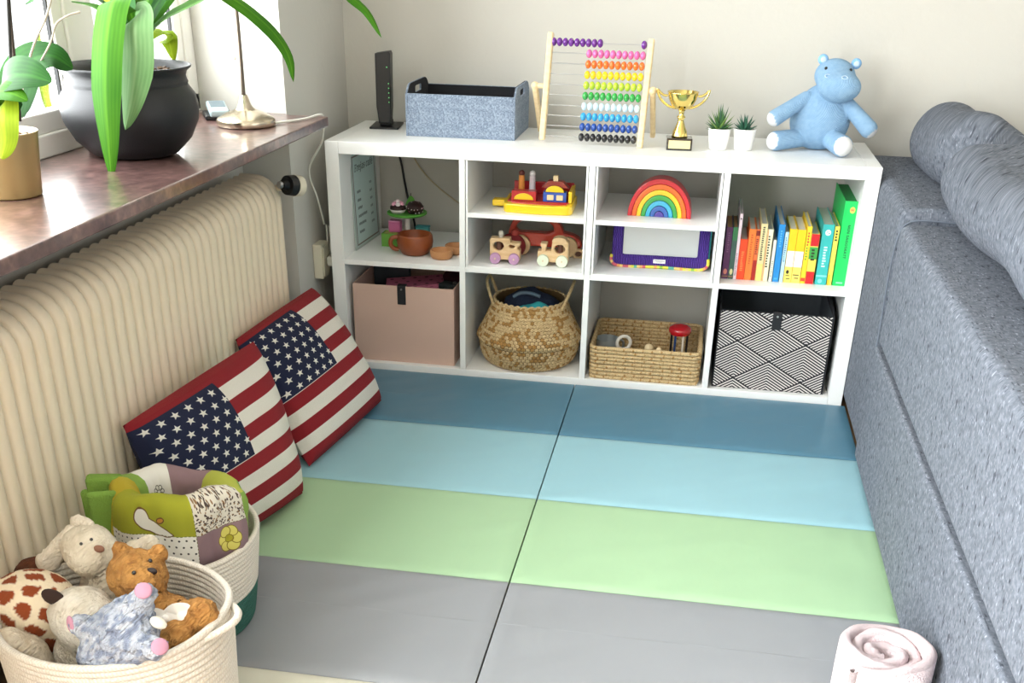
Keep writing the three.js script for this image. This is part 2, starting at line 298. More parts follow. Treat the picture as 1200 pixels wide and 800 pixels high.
// ---------------------------------------------------------------- radiator in the niche
{
  const t = thing('radiator', 'long cream ribbed radiator in the niche under the window sill', 'radiator', [-0.105, 0, 1.3]);
  const enamel = MP(0xe4d6bd, 0.38, { clearcoat: 0.2, clearcoatRoughness: 0.4 }), pitch = 0.037, zA = 0.212, n = 58;
  // one rib: half-round section carried up the front and over the rounded top
  const path = [], R = 0.055, xF = 0.055 - 0.011, yTop = 0.592;
  for (let i = 0; i <= 4; i++) path.push([xF, lerp(0.09, yTop - R, i / 4), 1, 0]);
  for (let i = 1; i <= 8; i++) { const a = (i / 8) * Math.PI / 2 * 0.98; path.push([xF - R + R * Math.cos(a), yTop - R + R * Math.sin(a), Math.cos(a), Math.sin(a)]); }
  path.push([-0.045, yTop + 0.0005, 0, 1]);
  const pos = [], idx = [], uv = [], K = 10;
  path.forEach(([x, y, nx, ny]) => { for (let j = 0; j <= K; j++) { const s = (j / K - 0.5), h = 0.014 * Math.sqrt(Math.max(0, 1 - Math.pow(Math.abs(s) * 2, 2.1))); pos.push(x + nx * h, y + ny * h, s * pitch); uv.push(s, y); } });
  for (let i = 0; i < path.length - 1; i++) for (let j = 0; j < K; j++) { const a = i * (K + 1) + j, b = a + K + 1; idx.push(a, b, a + 1, b, b + 1, a + 1); }
  const rib = new THREE.BufferGeometry(); rib.setAttribute('position', new THREE.Float32BufferAttribute(pos, 3)); rib.setAttribute('uv', new THREE.Float32BufferAttribute(uv, 2)); rib.setIndex(idx); rib.computeVertexNormals();
  part(t, 'body', span(-0.05, xF - 0.004, 0.085, yTop - 0.03, zA - 1.3 + 0.001, zA - 1.3 + n * pitch - 0.001, 0.012), enamel);
  for (let i = 0; i < n; i++) part(t, 'rib', rib, enamel, [0, 0, zA - 1.3 + (i + 0.5) * pitch]);
  const endShape = poly([[-0.05, 0.085], [xF, 0.085], [xF, yTop - R], ...path.slice(5, 13).map(([x, y]) => [x, y]), [-0.05, yTop]]);
  for (const z of [zA - 1.3, zA - 1.3 + n * pitch]) part(t, 'end_plate', extrude(endShape, 0.004, 0.001), enamel, [0, 0, z]);
  for (const z of [-0.95, 0.6]) part(t, 'foot', span(-0.02, 0.02, 0, 0.09, z, z + 0.03, 0.004), enamel);
  part(t, 'vent_screw', cyl(0.004, 0.004, 0.01, 10).rotateX(Math.PI / 2), matGreyMetal, [0.045, 0.585, 0.3]);
  const v = part(t, 'thermostat_valve', merge(cyl(0.024, 0.026, 0.022, 28).rotateX(Math.PI / 2).translate(0, 0, 0.014), cyl(0.011, 0.013, 0.022, 16).rotateX(Math.PI / 2).translate(0, 0, 0.032)), matBlack, [0.098, 0.583, 0.232 - 1.3], [-0.2, -0.45, 0], 'black thermostat head');
  part(v, 'valve_ring', cyl(0.027, 0.0255, 0.022, 28).rotateX(Math.PI / 2).translate(0, 0, -0.009), M(0xd8d2bd, 0.5));
  part(v, 'valve_nut', cyl(0.009, 0.009, 0.012, 6).rotateX(Math.PI / 2).translate(0, 0, 0.047), matGreyMetal);
  part(t, 'supply_pipe', tube([[0.075, 0.575, 0.225 - 1.3], [0.045, 0.572, 0.222 - 1.3], [0.015, 0.56, 0.215 - 1.3], [0.0, 0.5, 0.178 - 1.3], [0.0, 0.1, 0.17 - 1.3], [0.0, 0.001, 0.17 - 1.3]], 0.008, 40, 10), enamel);
}
{ // power outlet and the leads beside the radiator
  const ivory = M(0xd6d0ba, 0.5), t = thing('wall_outlet', 'ivory surface mounted power outlet on the wall beside the cube shelf', 'outlet', [XL, 0.266, -0.055]);
  part(t, 'housing', span(0, 0.028, 0, 0.1, -0.03, 0.03, 0.004), ivory);
  part(t, 'cover_plate', span(0.028, 0.031, 0.008, 0.092, -0.024, 0.024, 0.001), ivory);
  const c = thing('lamp_cord', 'white lamp cord hanging from the sill and tied in a bundle', 'cord', [XL, 0.3, -0.1]), wht = M(0xdcdcd2, 0.5), b = [XL, 0.3, -0.1];
  const q = (u, v, x) => { const p = onX(u, v, x); return V(p.x - b[0], p.y - b[1], p.z - b[2]); };
  part(c, 'cord', tube([V(-0.035 - b[0], SILL + 0.004 - b[1], 0.30 - b[2]), V(0.02 - b[0], SILL + 0.004 - b[1], 0.2 - b[2]), V(0.04 - b[0], SILL + 0.004 - b[1], 0.118 - b[2]), V(0.04 - b[0], SILL - 0.005 - b[1], 0.108 - b[2]), V(0.03 - b[0], SILL - 0.06 - b[1], 0.1 - b[2]), q(362, 200, -0.035), q(372, 232, -0.035), q(380, 262, -0.035)], 0.0028, 60, 8), wht);
  const loops = []; for (let i = 0; i < 4; i++) { const x = -0.045 + 0.012 * i, z = -0.1 + 0.008 * (i % 2); loops.push(tube([V(x - b[0], 0.405 - b[1], z - b[2]), V(x + 0.006 - b[0], 0.37 - b[1], z + 0.012 - b[2]), V(x - b[0], 0.325 - b[1], z + 0.004 - b[2]), V(x - 0.004 - b[0], 0.37 - b[1], z - 0.012 - b[2])], 0.0026, 40, 7, true)); }
  part(c, 'tied_bundle', merge(loops), wht);
  part(c, 'plug', span(0.034, 0.062, 0.0, 0.03, 0.02, 0.06, 0.008), wht);
}

// ---------------------------------------------------------------- grey sofa seen from behind
const sofaMap = texture(512, 0.28, (u, v) => {
  const f = noise2(u * 96, v * 26, 96, 26, 61), g = fbm(u, v, 48, 63, 3), h = noise2(u * 128, v * 40, 128, 40, 67);
  let t = 0.5 + 0.5 * (g - 0.5); if (f > 0.74) t -= 0.55 * (f - 0.74) / 0.26; if (h > 0.8) t += 0.5 * (h - 0.8) / 0.2;
  return [lerp(54, 152, t), lerp(60, 158, t), lerp(70, 169, t)];
});
const sofaBump = texture(256, 0.05, (u, v) => 0.5 + 0.3 * Math.sin((u * 14 + v * 14) * Math.PI * 2) + 0.4 * (fbm(u, v, 32, 71, 2) - 0.5), false);
const sofaCloth = M(0xffffff, 0.95, { map: sofaMap, bumpMap: sofaBump, bumpScale: 0.0012 });
{
  const t = thing('sofa', 'grey heathered fabric sofa with its upholstered back to the play mats', 'sofa', [1.9, 0, 1.1]);
  const L = (g) => boxUV(g.translate(-1.9, 0, -1.1));
  part(t, 'back_panel', L(span(1.461, 1.67, 0.024, 0.312, 0.357, 2.7, 0.008)), sofaCloth, null, [0, 0, 0]);
  part(t, 'back_panel', L(span(1.467, 1.67, 0.3125, 0.602, 0.357, 2.7, 0.022, 4)), sofaCloth);
  part(t, 'side_panel', L(span(1.4672, 1.68, 0.024, 0.632, -0.37, 0.355, 0.028, 5)), sofaCloth);
  part(t, 'seat', L(span(1.672, 2.4, 0.06, 0.36, -0.37, 2.7, 0.05, 4)), sofaCloth);
  part(t, 'seam_piping', merge(tube([[1.4665, 0.02, 0.356], [1.4665, 0.3, 0.356], [1.471, 0.58, 0.356], [1.487, 0.603, 0.356], [1.6, 0.605, 0.356]].map(([x, y, z]) => V(x - 1.9, y, z - 1.1)), 0.0022, 50, 6)), M(0x646c78, 0.95));
  for (const [x, z] of [[1.55, -0.3], [1.55, 2.6], [2.3, -0.3], [2.3, 2.6]]) part(t, 'leg', cyl(0.02, 0.015, 0.07, 14, x - 1.9, 0.035, z - 1.1), matBlack);
}
function sofaCushion(label, cx, cy, z0, z1, r, tilt) {
  const base = [cx + 0.08, 0.36, (z0 + z1) / 2];
  const f = (x, y, z) => {
    const e = 0.055, zz = clamp(z, z0 + e + 0.05, z1 - e - 0.05), dz = z - zz, sag = 0.012 * Math.sin(z * 9) ;
    const roll = Math.hypot(cap(x, y, 0, [cx, cy + sag, 0], [cx + 0.12, cy - tilt + sag, 0], 0.0, 0.0), dz * 0.95) - r;
    const qx = Math.abs(x - (cx + 0.13)) - 0.05, qy = Math.abs(y - 0.5) - 0.1, qz = Math.abs(dz);
    const body = Math.hypot(Math.max(qx, 0), Math.max(qy, 0), qz) - 0.04;
    const w = 0.004 * (noise3(x * 16, y * 16, z * 9) - 0.5) + 0.006 * (noise3(x * 6 + 9, y * 6, z * 5) - 0.5);
    return smin(roll, body, 0.08) + w;
  };
  const t = thing('sofa_cushion', label, 'cushion', base, 0, 'loose back cushions of the sofa');
  const g = sdfGeo(f, [cx - 0.16, 0.35, z0 - 0.05], [cx + 0.32, 0.86, z1 + 0.05], 0.009);
  const p = g.attributes.position; for (let i = 0; i < p.count; i++) { if (p.getY(i) < 0.361) p.setY(i, 0.361); const top = p.getZ(i) < 0.357 ? 0.634 : 0.604, side = p.getZ(i) < 0.357 ? 1.682 : 1.674; if (p.getX(i) < side && p.getY(i) < top) { if (p.getX(i) > side - 0.05 && p.getY(i) < top - 0.02) p.setX(i, side); else p.setY(i, top); } }
  part(t, 'cover', local(g, base), sofaCloth);
  const seam = []; for (let i = 0; i <= 30; i++) { const z = lerp(z0 + 0.06, z1 - 0.06, i / 30); seam.push(V(cx + 0.11 - base[0], cy - tilt * 0.9 + r + 0.012 * Math.sin(z * 9) - base[1] - 0.004, z - base[2])); }
  part(t, 'piping', tube(seam, 0.004, 60, 6), sofaCloth);
}
sofaCushion('grey rounded back cushion flopped over the sofa nearest the painted wall', 1.655, 0.704, -0.34, 0.19, 0.095, 0.07);
sofaCushion('long grey back cushion flopped over the sofa back, away from the wall', 1.625, 0.684, 0.195, 1.36, 0.078, 0.0);

// ---------------------------------------------------------------- flag cushions leaning on the radiator
function star(c, x, y, r) { c.beginPath(); for (let i = 0; i < 10; i++) { const a = -Math.PI / 2 + i * Math.PI / 5, q = i % 2 ? r * 0.4 : r; c.lineTo(x + q * Math.cos(a), y + q * Math.sin(a)); } c.closePath(); c.fill(); }
const flagTex = canvasTexture(1024, 1024, (c, w, h) => {
  const n = 11, s = h / n;
  for (let i = 0; i < n; i++) { c.fillStyle = i % 2 ? '#e9e5da' : '#8c1420'; c.fillRect(0, i * s, w, s + 1); }
  c.fillStyle = '#141c3c'; c.fillRect(0, s * 0.55, w * 0.5, s * 5.4); c.fillStyle = '#e6e4da';
  for (let r = 0; r < 7; r++) for (let k = 0; k < 6; k++) { const x = w * 0.5 * ((k + (r % 2 ? 1 : 0.5)) / 6.2), y = s * 0.55 + s * 5.4 * (r + 0.6) / 7.1; if (x < w * 0.49) star(c, x, y, 27); }
  const im = c.getImageData(0, 0, w, h), d = im.data; // woven yarn: alternating threads
  for (let y = 0; y < h; y++) for (let x = 0; x < w; x++) { const k = (y * w + x) * 4, f = 1 + (((x + y) & 3) === 0 ? -0.09 : 0.03) + 0.06 * (hash(x, y, 5) - 0.5); d[k] *= f; d[k + 1] *= f; d[k + 2] *= f; }
  c.putImageData(im, 0, 0);
});
const flagCloth = M(0xffffff, 0.95, { map: flagTex, bumpMap: weave, bumpScale: 0.0008 });
function flagCushion(label, A, B, C, D, T) {
  const base = [(A[0] + C[0]) / 2, MT, (A[2] + C[2]) / 2], N = 44, pos = [], uv = [], idx = [];
  const a = V(...A), b = V(...B), cc = V(...C), d = V(...D), n = b.clone().sub(a).cross(d.clone().sub(a)).normalize(); if (n.x < 0) n.negate();
  const grid = (side) => {
    const o = pos.length / 3;
    for (let j = 0; j <= N; j++) for (let i = 0; i <= N; i++) {
      let s = i / N, t = j / N; const ss = s, tt = t;
      s = 0.5 + (s - 0.5) * (1 - 0.01 * (1 - Math.pow(2 * tt - 1, 2))); t = 0.5 + (t - 0.5) * (1 + 0.01 * (1 - Math.pow(2 * ss - 1, 2)));
      const p = a.clone().lerp(b, s).lerp(d.clone().lerp(cc, s), t);
      const h = T * Math.pow(Math.max(0, (1 - Math.pow(2 * ss - 1, 2)) * (1 - Math.pow(2 * tt - 1, 2))), 0.42) * (1 + 0.1 * (noise2(ss * 5, tt * 5, 1e9, 1e9, side > 0 ? 3 : 8) - 0.5)) + 0.0025 * side * 0;
      p.addScaledVector(n, side * h * (side > 0 ? 0.85 : 0.6));
      p.x = Math.max(p.x, -0.04); p.y = Math.max(p.y, MT + 0.001);
      pos.push(p.x - base[0], p.y - base[1], p.z - base[2]); uv.push(ss, 1 - tt);
    }
    for (let j = 0; j < N; j++) for (let i = 0; i < N; i++) { const q = o + j * (N + 1) + i, r = q + N + 1; if (side > 0) idx.push(q, r, q + 1, r, r + 1, q + 1); else idx.push(q, q + 1, r, r, q + 1, r + 1); }
  };
  const t = thing('flag_cushion', label, 'cushion', base, 0, 'stars and stripes cushions');
  for (const side of [1, -1]) {
    pos.length = uv.length = idx.length = 0; grid(side);
    const g = new THREE.BufferGeometry(); g.setAttribute('position', new THREE.Float32BufferAttribute(pos.slice(), 3)); g.setAttribute('uv', new THREE.Float32BufferAttribute(uv.slice(), 2)); g.setIndex(idx.slice()); g.computeVertexNormals();
    part(t, side > 0 ? 'front_cover' : 'back_cover', g, flagCloth);
  }
}
flagCushion('stars and stripes cushion leaning on the radiator right behind the patchwork blanket', [-0.025, 0.318, 1.18], [0.05, 0.333, 0.71], [0.186, 0.022, 0.833], [0.08, 0.03, 1.19], 0.1);
flagCushion('stars and stripes cushion leaning on the radiator end beside the cube shelf', [-0.035, 0.30, 0.62], [-0.005, 0.298, 0.165], [0.209, 0.024, 0.261], [0.155, 0.024, 0.70], 0.095);

// ---------------------------------------------------------------- plants and lamp on the window sill
// a strap leaf: width and fold along a curve, closed with a thin underside
function leafGeo(pts, width, fold = 0.25, droop = V(0, 1, 0), n = 30, shape = (t) => Math.min(1, 0.45 + 1.6 * t) * Math.pow(clamp((1 - t) / 0.34, 0, 1), 0.62)) {
  const c = curve(pts), pos = [], uv = [], idx = [], K = 6;
  for (const side of [1, -1]) {
    const o = pos.length / 3;
    for (let i = 0; i <= n; i++) {
      const t = i / n, p = c.getPoint(t), tan = c.getTangent(t), across = tan.clone().cross(droop).normalize(), up = across.clone().cross(tan).normalize(), w = width * 0.5 * Math.max(0.02, shape(t));
      for (let j = 0; j <= K; j++) {
        const s = (j / K) * 2 - 1, q = p.clone().addScaledVector(across, s * w).addScaledVector(up, Math.abs(s) * w * fold + side * 0.0009 * (1 - s * s));
        pos.push(q.x, q.y, q.z); uv.push((s + 1) / 2, t);
      }
    }
    for (let i = 0; i < n; i++) for (let j = 0; j < K; j++) { const a = o + i * (K + 1) + j, b = a + K + 1; if (side > 0) idx.push(a, a + 1, b, b, a + 1, b + 1); else idx.push(a, b, a + 1, b, b + 1, a + 1); }
  }
  const g = new THREE.BufferGeometry(); g.setAttribute('position', new THREE.Float32BufferAttribute(pos, 3)); g.setAttribute('uv', new THREE.Float32BufferAttribute(uv, 2)); g.setIndex(idx); g.computeVertexNormals(); return g;
}
const leafMap = (a, b) => { const t = texture(256, 1, (u, v) => { const s = 0.5 + 0.5 * Math.sin(u * Math.PI * 2 * 9 + 2 * fbm(u, v, 8, 81, 2)), m = Math.exp(-Math.pow((u - 0.5) * 18, 2)), k = clamp(0.16 * s + 0.5 * fbm(u, v, 6, 83, 3) + 0.5 * m, 0, 1); return [lerp(a[0], b[0], k), lerp(a[1], b[1], k), lerp(a[2], b[2], k)]; }); return t; };
const leafMat = (a, b, more = {}) => MP(0xffffff, 0.6, { map: leafMap(a, b), transmission: 0.06, thickness: 0, specularIntensity: 0.3, ...more });
const leafGreen = leafMat([38, 90, 10], [92, 144, 32]), leafPale = leafMat([80, 118, 68], [136, 168, 118]), leafDark = leafMat([16, 62, 14], [50, 108, 30]), leafYellow = leafMat([120, 148, 12], [176, 192, 44], { transmission: 0.2 });
const soil = M(0x33261c, 0.95, { bumpMap: fuzz, bumpScale: 0.006 }), bark = M(0x5b432c, 0.9);
{
  const base = [-0.15, SILL, 0.745], t = thing('strap_leaf_plant', 'large strap leaf plant in a round matte black pot on the sill', 'potted plant', base);
  const L = (list) => list.map(([u, v, z]) => { const p = onZ(u, v, z); return V(p.x - base[0], p.y - base[1], p.z - base[2]); });
  const pot = part(t, 'pot', lathe([[0, 0.001], [0.066, 0], [0.086, 0.006], [0.115, 0.034], [0.133, 0.07], [0.1365, 0.096], [0.131, 0.12], [0.12, 0.136], [0.1185, 0.139], [0.1205, 0.142], [0.1185, 0.146], [0.117, 0.154], [0.12, 0.163], [0.129, 0.17], [0.13, 0.174], [0.125, 0.174], [0.114, 0.162], [0.11, 0.145]], 64), MP(0x121417, 0.5, { bumpMap: grain, bumpScale: 0.0003 }));
  part(pot, 'soil', lathe([[0, 0.157], [0.06, 0.159], [0.112, 0.154]], 40), soil);
  for (let i = 0; i < 26; i++) { const a = rr(0, 6.28), r = rr(0.02, 0.1); part(pot, 'bark_chip', box(rr(0.008, 0.02), 0.004, rr(0.005, 0.01), 0.001, 0, 0, 0, 1), bark, [r * Math.cos(a), 0.161 + rr(0, 0.006), r * Math.sin(a)], [rr(-0.6, 0.6), rr(0, 6), rr(-0.6, 0.6)]); }
  part(t, 'stem', merge(tube([[0.0, 0.15, 0.0], [0.004, 0.19, 0.0], [0.0, 0.235, 0.0]], 0.017, 12, 10), ...[0, 1, 2, 3, 4, 5].map((i) => tube([[0.012 * Math.cos(i), 0.22, 0.012 * Math.sin(i)], [0.02 * Math.cos(i * 1.1), 0.195, 0.02 * Math.sin(i)], [0.03 * Math.cos(i), 0.165, 0.03 * Math.sin(i * 1.2)]], 0.0025, 10, 6))), bark);
  const leaf = (pts, w, m, fold = 0.22, up) => part(t, 'leaf', leafGeo(L(pts), w, fold, up), m);
  leaf([[160, 38, 0.76], [150, 8, 0.8], [134, 0, 0.86], [126, 35, 0.9], [123, 105, 0.92], [127, 165, 0.925], [131, 211, 0.925]], 0.062, leafGreen, -0.18, V(0, 0.3, 1));
  leaf([[165, 40, 0.77], [163, 16, 0.82], [158, 28, 0.87], [159, 70, 0.885], [154, 115, 0.89], [147, 152, 0.89]], 0.067, leafPale, -0.2, V(0, 0.3, 1));
  leaf([[168, 45, 0.75], [195, 22, 0.74], [222, 8, 0.73], [262, -14, 0.7], [300, -40, 0.68]], 0.032, leafGreen, 0.3, V(0, 1, 0.4));
  leaf([[168, 48, 0.75], [188, 10, 0.72], [225, -30, 0.66], [262, -8, 0.62], [292, 12, 0.6], [322, 40, 0.58], [338, 66, 0.57], [344, 96, 0.57]], 0.036, leafGreen, -0.25, V(0.2, 1, 0.6));
  leaf([[162, 45, 0.75], [178, 15, 0.74], [196, -12, 0.74], [225, -50, 0.75]], 0.034, leafDark, 0.3, V(0, 0.6, 1));
  leaf([[158, 45, 0.75], [150, 8, 0.72], [146, -40, 0.72], [140, -80, 0.74]], 0.04, leafDark, 0.3, V(0, 0.2, 1));
  leaf([[152, 45, 0.76], [132, 14, 0.78], [104, -6, 0.82], [70, -14, 0.86], [30, 5, 0.9]], 0.04, leafDark, 0.2, V(0, 1, 0.5));
  leaf([[152, 40, 0.74], [140, 0, 0.7], [110, -30, 0.66], [72, -22, 0.62], [60, 10, 0.6]], 0.04, leafGreen, 0.2, V(0, 1, 0.5));
  leaf([[156, 42, 0.74], [168, -10, 0.7], [180, -60, 0.68]], 0.036, leafGreen, 0.3, V(0, 0.2, 1));
  leaf([[148, 46, 0.76], [128, 22, 0.8], [108, 8, 0.84], [84, 2, 0.9]], 0.045, leafGreen, 0.2, V(0, 1, 0.7));
  leaf([[165, 50, 0.7], [185, 34, 0.66], [196, 44, 0.63], [204, 72, 0.62]], 0.042, leafYellow, -0.2, V(0, 1, 0.8));
  leaf([[150, 44, 0.72], [110, -12, 0.66], [62, -20, 0.64], [50, 35, 0.64], [49, 90, 0.65], [56, 125, 0.66], [72, 146, 0.67]], 0.032, leafYellow, -0.2, V(-0.3, 0.2, 1));
  leaf([[160, 42, 0.76], [200, -60, 0.74], [290, -150, 0.68], [370, -70, 0.6], [408, -8, 0.56], [430, 14, 0.55], [447, 44, 0.55]], 0.03, leafGreen, -0.25, V(0.2, 1, 0.6));
}
{
  const base = [-0.168, SILL, 1.165], t = thing('orchid', 'flowerless orchid with broad fleshy green leaves in a gold tone pot', 'potted plant', base);
  const L = (list) => list.map(([u, v, z]) => { const p = onZ(u, v, z); return V(p.x - base[0], p.y - base[1], p.z - base[2]); });
  const pot = part(t, 'pot', lathe([[0, 0.001], [0.046, 0], [0.0485, 0.003], [0.053, 0.05], [0.059, 0.1045], [0.0595, 0.107], [0.0575, 0.107], [0.054, 0.095], [0.05, 0.08]], 48), M(0xb39a6a, 0.34, { metalness: 0.75, bumpMap: grain, bumpScale: 0.0002 }));
  part(pot, 'bark_mix', lathe([[0, 0.094], [0.03, 0.095], [0.054, 0.091]], 30), soil);
  for (let i = 0; i < 16; i++) { const a = rr(0, 6.28), r = rr(0.005, 0.045); part(pot, 'bark_chip', box(rr(0.01, 0.022), 0.005, rr(0.006, 0.012), 0.001, 0, 0, 0, 1), bark, [r * Math.cos(a), 0.098 + rr(0, 0.006), r * Math.sin(a)], [rr(-0.6, 0.6), rr(0, 6), rr(-0.6, 0.6)]); }
  const oval = (q) => Math.pow(Math.sin(Math.PI * Math.pow(clamp(q * 0.96 + 0.03, 0, 1), 0.85)), 0.6), leaf = (pts, w, m, f, up) => part(t, 'leaf', leafGeo(L(pts), w, f, up, 20, oval), m);
  leaf([[18, 138, 1.17], [2, 112, 1.2], [8, 92, 1.22], [32, 89, 1.23], [60, 96, 1.23]], 0.085, leafDark, 0.12, V(0, 1, 0.8));
  leaf([[20, 138, 1.16], [24, 95, 1.12], [38, 72, 1.1], [60, 66, 1.08], [85, 80, 1.06]], 0.09, leafDark, 0.12, V(0, 1, 0.7));
  leaf([[16, 140, 1.18], [4, 120, 1.23], [-6, 108, 1.25], [14, 110, 1.26], [32, 118, 1.26]], 0.05, leafGreen, 0.15, V(0, 1, 0.6));
  leaf([[16, 140, 1.18], [6, 118, 1.24], [4, 140, 1.27], [6, 165, 1.275], [2, 186, 1.275]], 0.05, leafYellow, -0.15, V(0, 0.2, 1));
  leaf([[14, 140, 1.18], [-10, 110, 1.2], [-30, 100, 1.22], [-55, 112, 1.24]], 0.055, leafDark, 0.1, V(0, 1, 0.6));
  part(t, 'flower_spike', tube(L([[23, 142, 1.165], [20, 100, 1.16], [14, 45, 1.15], [10, 0, 1.14], [8, -60, 1.12]]), 0.0032, 30, 8), M(0x3c3026, 0.8));
  part(t, 'air_root', merge(tube(L([[26, 138, 1.15], [36, 98, 1.12], [48, 72, 1.1], [60, 48, 1.09], [66, 28, 1.08], [80, 18, 1.07], [94, 14, 1.06]]), 0.0018, 40, 6), tube(L([[24, 138, 1.15], [30, 90, 1.12], [40, 52, 1.1], [54, 20, 1.08], [62, -10, 1.07]]), 0.0022, 40, 6)), M(0xa8a08e, 0.8));
  part(t, 'support_stick', tube(L([[16, 142, 1.17], [12, 60, 1.17], [8, -30, 1.16]]), 0.0025, 10, 6), M(0x22201c, 0.8));
}
{
  const t = thing('table_lamp', 'slim metal table lamp with a domed round foot on the sill', 'lamp', [-0.085, SILL, 0.315]), nickel = M(0xc9bda8, 0.22, { metalness: 1 });
  part(t, 'base', lathe([[0, 0], [0.066, 0], [0.07, 0.003], [0.07, 0.014], [0.067, 0.018], [0.062, 0.021], [0.045, 0.03], [0.028, 0.036], [0.019, 0.042], [0.014, 0.052], [0.01, 0.066], [0.008, 0.07]], 56), nickel);
  part(t, 'pole', tube([[0, 0.066, 0], [0.002, 0.2, 0], [0.001, 0.35, 0], [0, 0.46, 0]], 0.0048, 30, 12), M(0x6f655a, 0.35, { metalness: 0.9 }));
  part(t, 'switch', ball(0.003, -0.013, 0.15, 0, 10, 8), nickel);
  part(t, 'lamp_shade', lathe([[0.1, 0.40], [0.06, 0.56], [0.058, 0.56], [0.098, 0.40]], 40), M(0xeae4d4, 0.8, { side: THREE.DoubleSide }));
  part(t, 'shade_spider', merge(tube([[-0.085, 0.45, 0], [0, 0.452, 0], [0.085, 0.45, 0]], 0.002, 8, 6), ball(0.008, 0, 0.455, 0)), nickel);
}
{
  const t = thing('phone_handset', 'small grey phone lying on a dark cradle behind the lamp foot', 'phone', [-0.2, SILL, 0.215], 0.5);
  part(t, 'cradle', span(-0.035, 0.035, 0, 0.012, -0.05, 0.05, 0.004), matBlack);
  part(t, 'handset', span(-0.024, 0.024, 0.012, 0.03, -0.06, 0.055, 0.006).rotateX(0.08), M(0x9fb0b4, 0.35));
  part(t, 'keypad', span(-0.018, 0.018, 0.0285, 0.0315, -0.045, 0.02, 0.001).rotateX(0.08), M(0x5c6a70, 0.5));
}

// ---------------------------------------------------------------- on top of the cube shelf
{ // black modem
  const t = thing('modem', 'slim upright black modem with small green lights on a square foot', 'modem', [0.095, YT, -0.285], 0.12), blk = M(0x111113, 0.4);
  part(t, 'foot', span(-0.042, 0.042, 0, 0.006, -0.06, 0.055, 0.002), blk);
  part(t, 'neck', span(-0.016, 0.016, 0.004, 0.02, -0.03, 0.02, 0.004), blk);
  const s = poly([[-0.016, 0.014], [0.016, 0.014], [0.02, 0.06], [0.0225, 0.2], [0.019, 0.206], [-0.021, 0.2], [-0.022, 0.06]]);
  part(t, 'casing', extrude(s, 0.05, 0.003).translate(0, 0, 0.0135), blk);
  for (let i = 0; i < 5; i++) part(t, 'status_light', ball(0.0015, 0.0155, 0.072 + i * 0.0125 * (i ? 1 : 0.6), 0.0385, 8, 6), M(0x9be0a0, 0.4, { emissive: 0x50e070, emissiveIntensity: 0.7 }));
  part(t, 'status_light', ball(0.0017, 0.012, 0.165, 0.0385, 8, 6), M(0x9be0a0, 0.4, { emissive: 0x50e070, emissiveIntensity: 0.7 }));
}
{ // grey felt box
  const felt = M(0xffffff, 0.98, { map: texture(256, 0.07, (u, v) => { const t = clamp(0.5 + 1.5 * (fbm(u, v, 24, 91, 4) - 0.5) + 0.5 * (noise2(u * 128, v * 128, 128, 128, 93) - 0.5), 0, 1); return [lerp(96, 160, t), lerp(110, 174, t), lerp(128, 192, t)]; }), bumpMap: fuzz, bumpScale: 0.001 }), dark = M(0x23252a, 0.98, { bumpMap: fuzz, bumpScale: 0.001 });
  const t = thing('felt_box', 'grey felt storage box with raised handle sides and a dark lining', 'storage box', [0.346, YT, -0.262]), w = 0.152, d = 0.122, h = 0.112;
  part(t, 'front_panel', boxUV(span(-w, w, 0, h, d - 0.005, d, 0.0015)), felt); part(t, 'back_panel', boxUV(span(-w, w, 0, h, -d, -d + 0.005, 0.0015)), felt);
  part(t, 'base', span(-w, w, 0, 0.005, -d + 0.005, d - 0.005, 0.001), dark);
  const sh = new THREE.Shape(); sh.moveTo(-d, 0); sh.lineTo(d, 0); sh.lineTo(d, h - 0.002); sh.bezierCurveTo(d - 0.01, h + 0.001, d - 0.012, h + 0.018, d - 0.045, h + 0.022); sh.lineTo(-d + 0.045, h + 0.022); sh.bezierCurveTo(-d + 0.02, h + 0.022, -d + 0.012, h + 0.002, -d, h - 0.002); sh.closePath();
  sh.holes.push(roundRect(-0.038, h - 0.008, 0.038, h + 0.01, 0.008, THREE.Path));
  for (const s of [-1, 1]) { part(t, 'handle_side', boxUV(extrude(sh, 0.005, 0.001).rotateY(Math.PI / 2)), felt, [s * (w - 0.0005), 0, 0]); part(t, 'lining', extrude(sh, 0.002, 0.0005).rotateY(Math.PI / 2), dark, [s * (w - 0.0045), 0, 0]); }
  for (const s of [-1, 1]) part(t, 'lining', span(-w + 0.005, w - 0.005, 0.004, h - 0.001, s * (d - 0.0064) - 0.0011, s * (d - 0.0064) + 0.0011, 0.0005, 1), dark);
}
